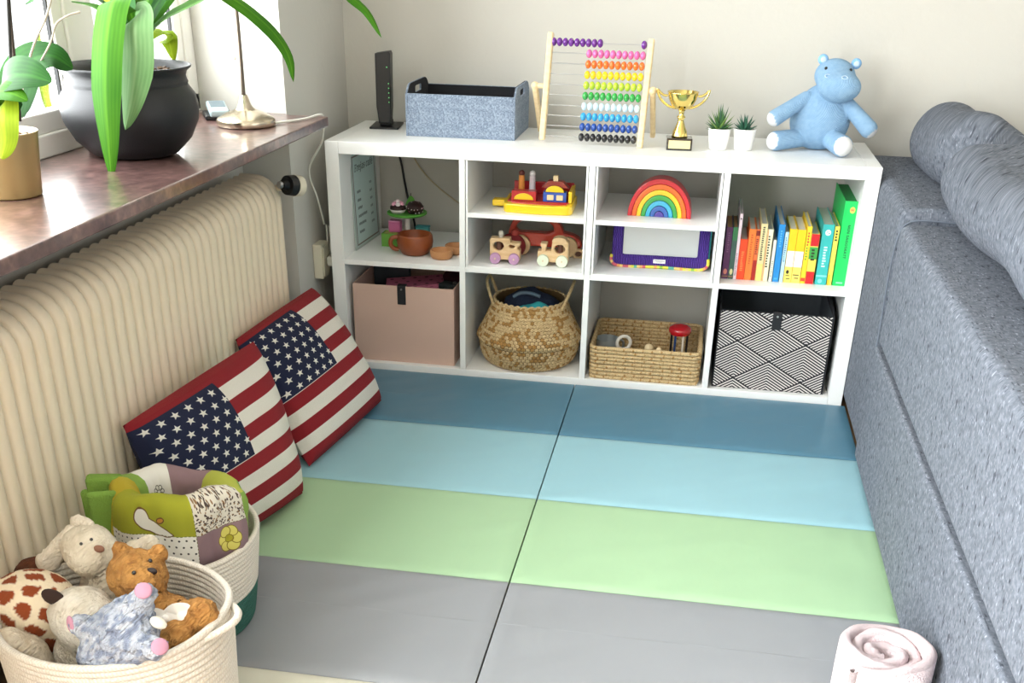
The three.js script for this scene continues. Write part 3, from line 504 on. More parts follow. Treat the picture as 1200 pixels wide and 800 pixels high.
{ // abacus
  const A = V(0.570, YT, -0.136), Bq = V(0.846, YT, -0.124), t = thing('abacus', 'wooden bead abacus with ten rainbow coloured rows on a tilted frame', 'abacus', [0.708, YT, -0.131], -Math.atan2(Bq.z - A.z, Bq.x - A.x));
  const W = 0.1385, H = 0.272, tilt = 0.17, g = new THREE.Group(); g.name = 'bead_frame'; g.rotation.x = -tilt; t.add(g); g.position.y = 0.0025;
  for (const s of [-1, 1]) { part(g, 'post', boxUV(box(0.0165, H, 0.02, 0.005, s * W - s * 0.001, H / 2, 0)), matPaleWood, [s > 0 ? 0.0 : 0.006, 0, 0], [0, 0, -0.028]); }
  const rows = [0x6a2a8c, 0xe06aa8, 0xe8722a, 0xf2d61e, 0xb5d33a, 0x2fa348, 0xcfe6ee, 0x2f9fd6, 0x1f4a9c, 0x121317];
  const bead = new THREE.SphereGeometry(1, 14, 10).scale(0.0079, 0.0108, 0.0108), rod = new THREE.CylinderGeometry(0.0013, 0.0013, 2 * W - 0.008, 8).rotateZ(Math.PI / 2);
  rows.forEach((c, r) => {
    const y = H - 0.0195 - r * 0.0262, m = MP(c, 0.25, { clearcoat: 0.6, clearcoatRoughness: 0.1 }), sh = 0.003 + 0.028 * (y - H / 2);
    part(g, 'rod', rod, matGreyMetal, [sh, y, 0]);
    for (let k = 0; k < 10; k++) { const left = r === 0 && k < 9; part(g, 'bead', bead, m, [sh + (left ? -W + 0.0175 + k * 0.0156 : W - 0.0185 - (9 - k) * 0.0159), y, 0]); }
    part(g, 'rod_cap', cyl(0.0035, 0.0035, 0.003, 10).rotateZ(Math.PI / 2), matBlack, [sh - W + 0.007, y, 0]);
  });
  for (const s of [-1, 1]) {
    part(t, 'back_leg', boxUV(box(0.014, 0.165, 0.02, 0.004, 0, 0, 0)), matPaleWood, [s * (W + 0.021), 0.079, -0.074], [0.66, 0, 0]);
    part(t, 'hinge_peg', cyl(0.0065, 0.0065, 0.03, 14).rotateZ(Math.PI / 2), matPaleWood, [s * (W + 0.012), 0.142, -0.0245]);
    part(t, 'hinge_knob', ball(0.0105, s * (W + 0.021), 0.142, -0.0245, 14, 10), matPaleWood);
  }
}
{ // trophy
  const gold = M(0xe7cf7c, 0.13, { metalness: 1 }), t = thing('trophy', 'small gold trophy cup with curved handles on a black base', 'trophy', [0.949, YT, -0.135], 0.08);
  const b = part(t, 'base', span(-0.034, 0.034, 0, 0.031, -0.026, 0.026, 0.002), MP(0x15120f, 0.15, { clearcoat: 1 }));
  part(b, 'name_plate', span(-0.029, 0.029, 0.005, 0.026, 0.026, 0.0272, 0.0005, 1), M(0xe8dcae, 0.35, { metalness: 0.6 }));
  part(t, 'stem', lathe([[0, 0.031], [0.0215, 0.031], [0.0205, 0.036], [0.0185, 0.046], [0.0135, 0.056], [0.0085, 0.07], [0.0075, 0.076], [0.011, 0.08], [0.011, 0.083], [0.0065, 0.087], [0.0075, 0.096], [0.011, 0.1], [0, 0.1]], 30), gold);
  part(t, 'cup', lathe([[0.004, 0.099], [0.016, 0.102], [0.029, 0.112], [0.037, 0.127], [0.0405, 0.142], [0.042, 0.145], [0.0385, 0.144], [0.034, 0.127], [0.02, 0.108]], 36), gold);
  for (const s of [-1, 1]) part(t, 'handle', tube([[s * 0.012, 0.103, 0], [s * 0.035, 0.108, 0], [s * 0.055, 0.122, 0], [s * 0.066, 0.14, 0], [s * 0.068, 0.15, 0], [s * 0.062, 0.143, 0], [s * 0.05, 0.135, 0], [s * 0.04, 0.134, 0]], 0.0032, 30, 8), gold);
}
function succulent(label, x, z, h, green) {
  const t = thing('potted_succulent', label, 'potted plant', [x, YT, z], rr(0, 3), 'little succulents in white pots'), R = 0.0305;
  part(t, 'pot', lathe([[0, 0.0005], [R * 0.74, 0], [R * 0.78, 0.002], [R, 0.0535], [R * 0.99, 0.0545], [R * 0.92, 0.0545], [R * 0.88, 0.045]], 32), MP(0xf4f4f2, 0.3));
  part(t, 'soil', cyl(R * 0.9, R * 0.9, 0.004, 20, 0, 0.047, 0), soil);
  const ms = green.map((c) => M(c, 0.5)), lg = new THREE.ConeGeometry(0.0066, 1, 7, 3).translate(0, 0.5, 0).scale(1, 1, 0.5);
  for (let ring = 0; ring < 5; ring++) { const n = [11, 10, 8, 6, 4][ring]; for (let i = 0; i < n; i++) { const a = (i / n) * 6.283 + ring * 0.45, e = [1.32, 1.05, 0.75, 0.45, 0.15][ring] + rr(-0.08, 0.08), len = h * [0.62, 0.74, 0.84, 0.95, 1][ring] * rr(0.85, 1.08); const o = part(t, 'leaf', lg, ms[(ring + i) % ms.length], [0, 0.046, 0]); o.rotation.set(e, a, 0, 'YXZ'); o.scale.set(1.1, len, 1.1); } }
}
succulent('taller spiky succulent in a white pot beside the gold trophy', 1.053, -0.162, 0.068, [0x2f5a3c, 0x3f6d3c, 0x6d8f45]);
succulent('shorter spiky succulent in a white pot beside the blue hippo', 1.12, -0.172, 0.05, [0x24513f, 0x2d5d48, 0x3c6f55]);

// plush animals share a soft knit or fur surface
const plushMat = (rough = 1, bump = 0.002, tex = fuzz) => MP(0xffffff, rough, { vertexColors: true, bumpMap: tex, bumpScale: bump, sheen: 0.3, sheenRoughness: 0.6 });
const knit = texture(128, 0.02, (u, v) => 0.5 + 0.35 * Math.sin(u * Math.PI * 2 * 6) * Math.cos(v * Math.PI * 2 * 5 + Math.abs(((u * 6) % 1) - 0.5) * 4) + 0.25 * (fbm(u, v, 16, 97, 2) - 0.5), false);
const col = (h) => new THREE.Color(h), mixc = (a, b, t) => a.clone().lerp(b, clamp(t, 0, 1));
{
  const base = [1.318, YT, -0.24], t = thing('hippo_plush', 'light blue knitted hippo plush sitting against the wall on the shelf', 'plush toy', base), blue = col(0x9ec3e2), white = col(0xf2f4f6), w = YT;
  const lf = [1.205, w + 0.0265, -0.175], rf = [1.372, w + 0.0285, -0.125], lh = [1.195, 0.742, -0.175], rh = [1.441, 0.722, -0.19];
  const f = (x, y, z) => {
    let d = ell(x, y, z, [1.318, w + 0.072, -0.245], [0.079, 0.075, 0.066]);
    d = smin(d, ell(x, y, z, [1.322, w + 0.12, -0.25], [0.05, 0.045, 0.045]), 0.03);
    const head = blend(0.025, ell(x, y, z, [1.338, 0.846, -0.232], [0.052, 0.042, 0.042]), ell(x, y, z, [1.351, 0.822, -0.19], [0.054, 0.038, 0.042]));
    d = smin(d, head, 0.008);
    d = smin(d, cap(x, y, z, [1.272, 0.788, -0.225], lh, 0.018, 0.0215), 0.004); d = smin(d, cap(x, y, z, [1.374, 0.784, -0.225], rh, 0.018, 0.023), 0.004);
    d = smin(d, cap(x, y, z, [1.275, w + 0.03, -0.225], lf, 0.024, 0.0255), 0.004); d = smin(d, cap(x, y, z, [1.35, w + 0.032, -0.215], rf, 0.025, 0.0275), 0.004);
    return Math.max(d, w + 0.001 - y);
  };
  const capEnd = (x, y, z, c, dir, at) => ((x - c[0]) * dir[0] + (y - c[1]) * dir[1] + (z - c[2]) * dir[2]) - at;
  part(t, 'body', local(sdfGeo(f, [1.15, w - 0.006, -0.335], [1.48, 0.9, -0.08], 0.0042, (x, y, z) => {
    const a = Math.max(capEnd(x, y, z, lf, [-0.8, 0, 0.6], 0.012), capEnd(x, y, z, rf, [0.15, 0.05, 0.98], 0.012)), near = (c, r) => Math.hypot(x - c[0], y - c[1], z - c[2]) < r;
    if (near(lf, 0.031) && capEnd(x, y, z, lf, [-0.8, 0, 0.6], 0.012) > 0) return white; if (near(rf, 0.033) && capEnd(x, y, z, rf, [0.15, 0.05, 0.98], 0.012) > 0) return white;
    if (near(lh, 0.03) && capEnd(x, y, z, lh, [-0.8, -0.5, 0.3], 0.008) > 0) return white; if (near(rh, 0.03) && capEnd(x, y, z, rh, [0.7, -0.7, 0.2], 0.014) > 0) return white;
    return mixc(blue, col(0x7aa6d0), 0.6 * noise3(x * 160, y * 160, z * 160));
  }), base), plushMat(1, 0.0025, knit));
  const bl = M(0x7faedb, 1), inner = M(0xb9cfe4, 1), dk = M(0x15181c, 0.3);
  for (const [x, y, z, r] of [[1.303, 0.884, -0.232, 0.5], [1.389, 0.876, -0.236, -0.5]]) { const e = part(t, 'ear', new THREE.SphereGeometry(0.0135, 14, 10).scale(1, 1, 0.6), bl, [x - base[0], y - base[1], z - base[2]], [0, 0, r]); part(e, 'inner_ear', new THREE.SphereGeometry(0.008, 10, 8).scale(1, 1, 0.5), inner, [0, 0, 0.0055]); }
  for (const [x, y, z] of [onSurface(968, 80, f), onSurface(997, 82, f)]) part(t, 'eye', ball(0.0042, 0, 0, 0, 10, 8), dk, [x - base[0], y - base[1], z - base[2]]);
  for (const [x, y, z] of [onSurface(970, 89, f), onSurface(990, 91, f)]) part(t, 'nostril', new THREE.TorusGeometry(0.0058, 0.0016, 6, 14).scale(1.2, 0.75, 1), inner, [x - base[0], y - base[1], z - base[2]], [-0.5, 0.1, 0]);
}

// ---------------------------------------------------------------- upper left cube: play cafe
{
  const menuTex = canvasTexture(256, 420, (c, w, h) => {
    c.fillStyle = '#b4c9c6'; c.fillRect(0, 0, w, h); c.strokeStyle = '#6e5d58'; c.lineWidth = 7; c.strokeRect(9, 9, w - 18, h - 18);
    c.fillStyle = '#20262a'; c.font = 'italic bold 44px serif'; c.fillText('Frejas café', 26, 78, 204);
    const left = [34, 40, 42, 92, 76, 54], right = [26, 26, 26, 24, 26, 30];
    for (let i = 0; i < 6; i++) { const y = 165 + i * 37; for (let k = 0; k < left[i]; k += 8) c.fillRect(40 + k, y + 3 * hash(k, i), 5, 12); if (true) { c.fillStyle = '#3d4c4e'; for (let k = 0; k < right[i]; k += 9) c.fillRect(180 + k, y - 16 + 2 * hash(k, i, 3), 5, 11); c.fillStyle = '#20262a'; } }
  });
  // leans on the shelf's side panel: foot line on the board, top edge against the panel
  const t = thing('menu_card', 'pale framed menu card leaning on the inside of the shelf', 'menu card', [0.049, YM1, -0.2]);
  const g = new THREE.Group(); g.name = 'card_holder'; g.rotation.set(0, Math.PI / 2 - 0.06, 0); t.add(g);
  const m = part(g, 'card', span(-0.103, 0.103, 0, 0.272, -0.0015, 0.0015, 0.0005, 1), M(0xa7b2ac, 0.4), [0, 0.0005, 0], [-0.028, 0, 0]);
  const pg = new THREE.PlaneGeometry(0.19, 0.258).translate(0, 0.136, 0.0019); part(m, 'printed_sheet', pg, M(0xffffff, 0.5, { map: menuTex }));
}
{
  const green = M(0x4f9a34, 0.5), t = thing('cake_stand', 'green toy cake stand on a white post behind the brown pot', 'toy cake stand', [0.168, YM1, -0.215]);
  part(t, 'foot', lathe([[0, 0], [0.035, 0], [0.035, 0.004], [0.012, 0.01], [0, 0.01]], 24), green);
  part(t, 'post', cyl(0.0075, 0.0085, 0.085, 16, 0, 0.048, 0), M(0xe6e0dc, 0.5));
  part(t, 'plate', lathe([[0, 0.086], [0.054, 0.087], [0.059, 0.09], [0.059, 0.095], [0.055, 0.096], [0, 0.094]], 36), green);
  const py = YM1 + 0.0955;
  const choc = M(0x2c1614, 0.5), cup1 = thing('toy_cupcake', 'dark toy cupcake with pink and white frosting on the green stand', 'toy cake', [0.146, py, -0.195]);
  part(cup1, 'wrapper', lathe([[0, 0], [0.018, 0], [0.024, 0.009], [0.022, 0.012], [0, 0.012]], 20), M(0xe9e3e2, 0.6)); part(cup1, 'cake', lathe([[0.023, 0.01], [0.023, 0.018], [0.014, 0.024], [0, 0.026]], 20), choc);
  for (let i = 0; i < 5; i++) part(cup1, 'frosting', ball(0.0075, 0.011 * Math.cos(i * 1.256), 0.025, 0.011 * Math.sin(i * 1.256), 10, 8), M(i % 2 ? 0xf0e6e6 : 0xe9a9c0, 0.6)); part(cup1, 'frosting_tip', ball(0.007, 0, 0.032, 0, 10, 8), M(0xf2dfe4, 0.6));
  const cup2 = thing('toy_cupcake', 'chocolate toy cupcake dotted with white sprinkles on the green stand', 'toy cake', [0.196, py, -0.2]);
  part(cup2, 'cake', lathe([[0, 0], [0.019, 0], [0.026, 0.012], [0.026, 0.02], [0.018, 0.031], [0, 0.036]], 24), choc);
  for (let i = 0; i < 46; i++) { const a = rr(0, 6.28), h = rr(0.004, 0.034), r = h < 0.02 ? lerp(0.0215, 0.0262, h / 0.02) : lerp(0.0262, 0.006, (h - 0.02) / 0.016); part(cup2, 'sprinkle', box(0.0055, 0.0022, 0.0022, 0.0008, 0, 0, 0, 1), M(i % 6 ? 0xe9e2df : 0xd58aa0, 0.6), [r * Math.cos(a), h, r * Math.sin(a)], [rr(0, 3), rr(0, 3), rr(0, 3)]); }
  const pear = thing('toy_pear', 'small green toy fruit at the back of the cake stand', 'toy fruit', [0.172, py, -0.248]); part(pear, 'fruit', lathe([[0, 0], [0.013, 0.003], [0.017, 0.013], [0.013, 0.024], [0.008, 0.033], [0.004, 0.038], [0, 0.039]], 18), green); part(pear, 'stalk', cyl(0.001, 0.001, 0.01, 6, 0, 0.042, 0), matBlack);
  const pk = thing('toy_cake_slice', 'pink toy cake piece on the green box behind the brown pot', 'toy cake', [0.135, YM1 + 0.0385, -0.2]); part(pk, 'slice', extrude(poly([[-0.018, 0], [0.018, 0], [0.018, 0.03], [-0.018, 0.03]]), 0.026, 0.003).translate(0, 0, 0), M(0xb8608c, 0.6)); part(pk, 'icing', span(-0.018, 0.018, 0.03, 0.034, -0.013, 0.013, 0.002), M(0xd48bb0, 0.6));
  const tl = thing('toy_cake_slice', 'teal toy cake piece behind the brown pot', 'toy cake', [0.214, YM1, -0.22]); part(tl, 'slice', span(-0.02, 0.02, 0, 0.05, -0.012, 0.012, 0.003), M(0x3f8c8a, 0.6)); part(tl, 'icing', span(-0.021, 0.021, 0.05, 0.056, -0.013, 0.013, 0.003), M(0x2f7a80, 0.6));
  const gb = thing('toy_crate', 'small green toy crate beside the brown pot', 'toy crate', [0.13, YM1, -0.19]); for (const [x0, x1, z0, z1] of [[-0.03, 0.03, -0.023, -0.019], [-0.03, 0.03, 0.019, 0.023], [-0.03, -0.026, -0.019, 0.019], [0.026, 0.03, -0.019, 0.019]]) part(gb, 'side', span(x0, x1, 0, 0.038, z0, z1, 0.001), M(0x5f9a3a, 0.6)); part(gb, 'base', span(-0.026, 0.026, 0, 0.004, -0.019, 0.019, 0.001), M(0x8aa84a, 0.6)); part(gb, 'lid', span(-0.026, 0.026, 0.034, 0.0375, -0.019, 0.019, 0.001), M(0xa5a85a, 0.6));
}
{
  const wood = M(0xffffff, 0.35, { map: woodMap([150, 78, 34], [112, 52, 22], 0.12) }), t = thing('toy_pot', 'varnished brown wooden toy pot with a handle', 'toy pot', [0.217, YM1, -0.112]);
  part(t, 'body', lathe([[0, 0.001], [0.034, 0], [0.04, 0.004], [0.05, 0.02], [0.053, 0.036], [0.051, 0.054], [0.048, 0.058], [0.046, 0.057], [0.046, 0.04], [0.036, 0.012], [0, 0.01]], 40), wood);
  part(t, 'handle', tube([[-0.047, 0.05, 0.018], [-0.062, 0.046, 0.024], [-0.066, 0.03, 0.026], [-0.055, 0.016, 0.022], [-0.044, 0.014, 0.018]], 0.0065, 24, 8), wood);
  const bw = M(0xffffff, 0.5, { map: woodMap([202, 150, 100], [165, 112, 68], 0.1) });
  for (const [x, z, l] of [[0.303, -0.082, 'small wooden toy bowl beside the brown pot'], [0.333, -0.145, 'small wooden toy bowl half hidden by the shelf divider']]) {
    const b = thing('toy_bowl', l, 'toy bowl', [x, YM1, z], 0, 'small wooden bowls'); part(b, 'bowl', lathe([[0, 0.0005], [0.027, 0], [0.031, 0.004], [0.0335, 0.014], [0.0335, 0.023], [0.032, 0.0245], [0.0285, 0.0235], [0.0275, 0.01]], 36), bw); part(b, 'hollow', lathe([[0, 0.006], [0.024, 0.008], [0.0285, 0.016]], 30), bw);
  }
  const zc = -0.405;
  single('modem_cable', 'black cable hanging behind the shelf down to the toys', 'cable', tube([onZ(466, 176, zc), onZ(470, 190, zc), onZ(474, 212, zc), onZ(480, 240, zc), onZ(486, 262, zc), onZ(490, 300, zc)], 0.0035, 40, 8), M(0x15151a, 0.5));
  single('wall_cable', 'thin beige cable running diagonally down the wall behind the shelf', 'cable', tube([onZ(482, 178, zc), onZ(492, 196, zc), onZ(510, 216, zc), onZ(538, 238, zc), onZ(575, 262, zc)], 0.0024, 40, 8), M(0xb9ab8c, 0.6));
}

// ---------------------------------------------------------------- storage boxes in the bottom cubes
const leatherTab = M(0x15171c, 0.5, { bumpMap: grain, bumpScale: 0.0004 });
function tab(t, x, y, z, h = 0.05) {
  const s = part(t, 'pull_tab', merge(span(-0.0125, 0.0125, -h, 0.002, 0, 0.003, 0.003), span(-0.0125, 0.0125, 0.0, 0.003, -0.016, 0.002, 0.001)), leatherTab, [x, y, z]);
  part(s, 'rivet', cyl(0.0028, 0.0028, 0.002, 12).rotateX(Math.PI / 2), matGreyMetal, [0, -0.009, 0.0036]);
}
{
  const pink = M(0xcfb0a0, 0.75, { bumpMap: weave, bumpScale: 0.0003 }), x0 = 0.051, x1 = 0.352, t = thing('pink_box', 'dusty pink lidless storage box with a black leather tab', 'storage box', [(x0 + x1) / 2, YB, -0.18]), w = (x1 - x0) / 2, h = 0.23, d = 0.16;
  part(t, 'front_panel', span(-w, w, 0, h, d - 0.004, d, 0.0012), pink); part(t, 'back_panel', span(-w, w, 0, h, -d, -d + 0.004, 0.0012), pink);
  for (const s of [-1, 1]) part(t, 'side_panel', span(s > 0 ? w - 0.004 : -w, s > 0 ? w : -w + 0.004, 0, h, -d + 0.004, d - 0.004, 0.0012), pink);
  part(t, 'base', span(-w + 0.004, w - 0.004, 0, 0.004, -d + 0.004, d - 0.004, 0.001), pink);
  tab(t, -0.004, h + 0.0005, d + 0.0003, 0.054);
  const dots = canvasTexture(256, 128, (c, W, H) => { c.fillStyle = '#c9708f'; c.fillRect(0, 0, W, H); for (let i = 0; i < 5; i++) for (let j = 0; j < 3; j++) { c.fillStyle = '#6e2440'; c.beginPath(); c.arc(26 + i * 52 + (j % 2) * 20, 22 + j * 42, 8, 0, 7); c.fill(); } });
  const top = YB + h;
  const b1 = thing('dotted_box', 'pink toy case with dark dots lying in the pink box', 'toy case', [0.21, top - 0.088, -0.15], 0.25); part(b1, 'shell', span(-0.09, 0.085, 0, 0.06, -0.05, 0.06, 0.006), M(0xc9708f, 0.6)); part(b1, 'dotted_lid', new THREE.BoxGeometry(0.17, 0.012, 0.105).translate(-0.002, 0.064, 0.005), M(0xffffff, 0.6, { map: dots })); b1.rotation.z = 0.07;
  const b2 = thing('camera_toy', 'dark grey toy camera lying in the pink box', 'toy', [0.318, top - 0.07, -0.12], -0.3); part(b2, 'casing', span(-0.03, 0.03, 0, 0.06, -0.02, 0.02, 0.005), M(0x2d3638, 0.5)); part(b2, 'lens', cyl(0.014, 0.016, 0.016, 20).rotateX(Math.PI / 2).translate(0, 0.034, 0.026), M(0x1b2022, 0.3)); part(b2, 'button', cyl(0.006, 0.006, 0.006, 12, 0.016, 0.062, 0), matGreyMetal);
  const b3 = thing('maroon_cloth', 'folded maroon cloth at the back of the pink box', 'cloth', [0.3, YB + 0.006, -0.26]); part(b3, 'folded_layer', span(-0.04, 0.045, 0, 0.11, -0.06, 0.04, 0.02, 4), M(0x4a1a2a, 0.95)); part(b3, 'folded_layer', span(-0.04, 0.045, 0.111, 0.205, -0.055, 0.045, 0.02, 4), M(0x561f30, 0.95));
  const b4 = thing('picture_book', 'dark picture book standing in the pink box', 'book', [0.11, YB + 0.005, -0.22], 0.1); part(b4, 'cover', span(-0.05, 0.06, 0, 0.232, -0.012, 0.012, 0.002), M(0x2b2f36, 0.5)); part(b4, 'pages', span(-0.046, 0.056, 0.003, 0.2325, -0.009, 0.009, 0.001), M(0xbfb6a8, 0.9));
}
{
  const zig = canvasTexture(1024, 800, (c, W, H) => { // rows of stacked diamonds filled with chevron lines
    c.fillStyle = '#15161c'; c.fillRect(0, 0, W, H); const dw = W * 0.62, dh = H * 0.49;
    for (let r = -1; r < 7; r++) for (let k = -1; k < 4; k++) {
      const cx = k * dw + (Math.abs(r) % 2 ? dw / 2 : 0) + W * 0.18, cy = r * dh / 2 + H * 0.125;
      c.save(); c.beginPath(); c.moveTo(cx, cy - dh / 2 + 3); c.lineTo(cx + dw / 2 - 5, cy); c.lineTo(cx, cy + dh / 2 - 3); c.lineTo(cx - dw / 2 + 5, cy); c.closePath(); c.clip();
      c.strokeStyle = '#d8d4d0'; c.lineWidth = 12;
      for (let i = 0; i < 13; i++) { const y = cy - dh / 2 + 22 + i * 29; c.beginPath(); c.moveTo(cx - dw / 2, y + dh / 2); c.lineTo(cx, y); c.lineTo(cx + dw / 2, y + dh / 2); c.stroke(); }
      c.restore();
    }
  });
  const x0 = 1.104, x1 = 1.413, t = thing('patterned_box', 'black storage box printed with white zigzag diamonds and a black tab', 'storage box', [(x0 + x1) / 2, YB, -0.18]), w = (x1 - x0) / 2, h = 0.226, d = 0.16, blk = M(0x16171c, 0.85), lin = M(0x4c5258, 0.7);
  const fp = part(t, 'front_panel', span(-w, w, 0, h, d - 0.005, d - 0.001, 0.001), blk);
  part(fp, 'printed_cloth', span(-w + 0.003, w - 0.006, 0.001, h - 0.001, d - 0.001, d, 0.0003, 1), blk);
  { const pg = new THREE.PlaneGeometry(2 * w - 0.009, h - 0.003).translate(-0.0015, h / 2, d + 0.0003); part(fp, 'zigzag_print', pg, M(0xffffff, 0.85, { map: zig, bumpMap: weave, bumpScale: 0.0004 })); }
  part(t, 'back_panel', span(-w, w, 0, h + 0.012, -d, -d + 0.005, 0.001), lin);
  const side = poly([[-d + 0.005, 0], [d - 0.005, 0], [d - 0.005, h - 0.002], [d - 0.05, h + 0.012], [-d + 0.005, h + 0.012]]);
  for (const s of [-1, 1]) { part(t, 'side_panel', extrude(side, 0.004, 0.001).rotateY(-Math.PI / 2).scale(1, 1, 1), blk, [s * (w - 0.002), 0, 0], [0, 0, 0]); part(t, 'lining', slab(s > 0 ? w - 0.0052 : -w + 0.0045, s > 0 ? w - 0.0045 : -w + 0.0052, 0.004, h - 0.004, -d + 0.006, d - 0.006), lin); }
  part(t, 'base', span(-w + 0.004, w - 0.004, 0, 0.004, -d + 0.005, d - 0.005, 0.001), lin);
  tab(t, 0.002, h + 0.0005, d + 0.0006, 0.047);
}

// ---------------------------------------------------------------- woven baskets
const strawMap = (k) => texture(256, 0.05, (u, v) => { const r = noise2(u * 20, v * 40, 20, 40, 100 + k), q = noise2(u * 64, v * 64, 64, 64, 103 + k), t = clamp(0.6 * r + 0.45 * q, 0, 1); return [lerp(150, 234, t), lerp(122, 210, t), lerp(80, 164, t)]; });
const straw = [0, 1].map((k) => M(0xffffff, 0.85, { map: strawMap(k) })), strawDark = M(0xd2b88e, 0.9, { map: straw[0].map });
// one braided stitch: a small leaning oval of straw
{ // belly basket: every stitch raised on a lathed wall
  const base = [0.556, YB, -0.14], t = thing('belly_basket', 'round seagrass belly basket with loop handles in the bottom cube', 'basket', base);
  const prof = [[0.118, 0.0], [0.133, 0.01], [0.143, 0.03], [0.148, 0.055], [0.149, 0.07], [0.1535, 0.074], [0.1545, 0.08], [0.147, 0.094], [0.132, 0.124], [0.119, 0.152], [0.108, 0.178], [0.105, 0.186]];
  part(t, 'wall', lathe([[0, 0.001], ...prof, [0.1, 0.186], [0.113, 0.15], [0.14, 0.09], [0.138, 0.05], [0.12, 0.012], [0, 0.008]], 64), M(0x6f5532, 0.9));
  const lc = new THREE.CatmullRomCurve3(prof.map(([r, y]) => V(r, y, 0))), st = new THREE.SphereGeometry(1, 6, 5), list = [], mtx = new THREE.Matrix4(), q = new THREE.Quaternion(), rows = 22;
  for (let r = 0; r < rows; r++) { const p = lc.getPointAt((r + 0.5) / rows), tg = lc.getTangentAt((r + 0.5) / rows), n = 76; for (let i = 0; i < n; i++) { const a = ((i + (r % 2) * 0.5) / n) * 6.2832; if (Math.sin(a) > 0.6) continue; q.setFromEuler(new THREE.Euler(0, a, Math.atan2(tg.x, tg.y) * -1, 'YXZ')).multiply(new THREE.Quaternion().setFromEuler(new THREE.Euler(r % 2 ? 0.55 : -0.55, 0, 0))); mtx.compose(V(p.x * Math.sin(a + Math.PI / 2), p.y, p.x * Math.cos(a + Math.PI / 2)), q, V(0.0028 + 0.0008 * rnd(), 0.0048 + 0.0012 * rnd(), 0.0066)); list.push(st.clone().applyMatrix4(mtx)); } }
  const half = Math.ceil(list.length / 2);
  const m1 = part(t, 'braided_stitches', boxUV(merge(list.filter((_, i) => hash(i, 3) > 0.3))), straw[0]); m1.userData.kind = 'stuff';
  const m2 = part(t, 'braided_stitches', boxUV(merge(list.filter((_, i) => hash(i, 3) <= 0.3))), strawDark); m2.userData.kind = 'stuff';
  part(t, 'rim_braid', (() => { const pts = []; for (let i = 0; i < 160; i++) { const a = (i / 160) * 6.2832; pts.push(V((0.1055 + 0.0018 * Math.cos(i * 1.3)) * Math.cos(a), 0.186 + 0.0018 * Math.sin(i * 1.3), (0.1055 + 0.0018 * Math.cos(i * 1.3)) * Math.sin(a))); } return boxUV(tube(pts, 0.0035, 320, 6, true)); })(), straw[0]);
  for (const s of [-1, 1]) part(t, 'handle', boxUV(tube([[s * 0.1, 0.17, 0.05], [s * 0.112, 0.2, 0.045], [s * 0.124, 0.232, 0.03], [s * 0.127, 0.24, 0.0], [s * 0.124, 0.232, -0.03], [s * 0.106, 0.18, -0.04]], 0.0045, 40, 8)), straw[1]);
  for (const [label, x, y, z, rad, c] of [['navy blue knitted cloth stuffed in the belly basket', 0, 0.15, -0.025, [0.085, 0.05, 0.06], 0x1b2740], ['turquoise cloth at the front of the belly basket', 0.02, 0.156, 0.052, [0.055, 0.03, 0.034], 0x2fa0a6]]) {
    const b = [base[0] + x, base[1] + y - rad[1], base[2] + z], o = thing('crumpled_cloth', label, 'cloth', b);
    part(o, 'cloth', local(sdfGeo((px, py, pz) => ell(px, py, pz, [base[0] + x, base[1] + y, base[2] + z], rad) + 0.022 * (noise3(px * 34, py * 34, pz * 34) - 0.5), [b[0] - rad[0] - 0.02, b[1] - 0.02, b[2] - rad[2] - 0.02], [b[0] + rad[0] + 0.02, b[1] + 2 * rad[1] + 0.02, b[2] + rad[2] + 0.02], 0.006), b), M(c, 0.95, { bumpMap: fuzz, bumpScale: 0.002 }));
    if (c === 0x1b2740) part(o, 'pale_stitching', tube([[-0.05, 0.088, 0.035], [-0.03, 0.099, 0.03], [0.0, 0.1, 0.028], [0.03, 0.094, 0.034]], 0.006, 20, 6), M(0x5d6f80, 0.95));
  }
}
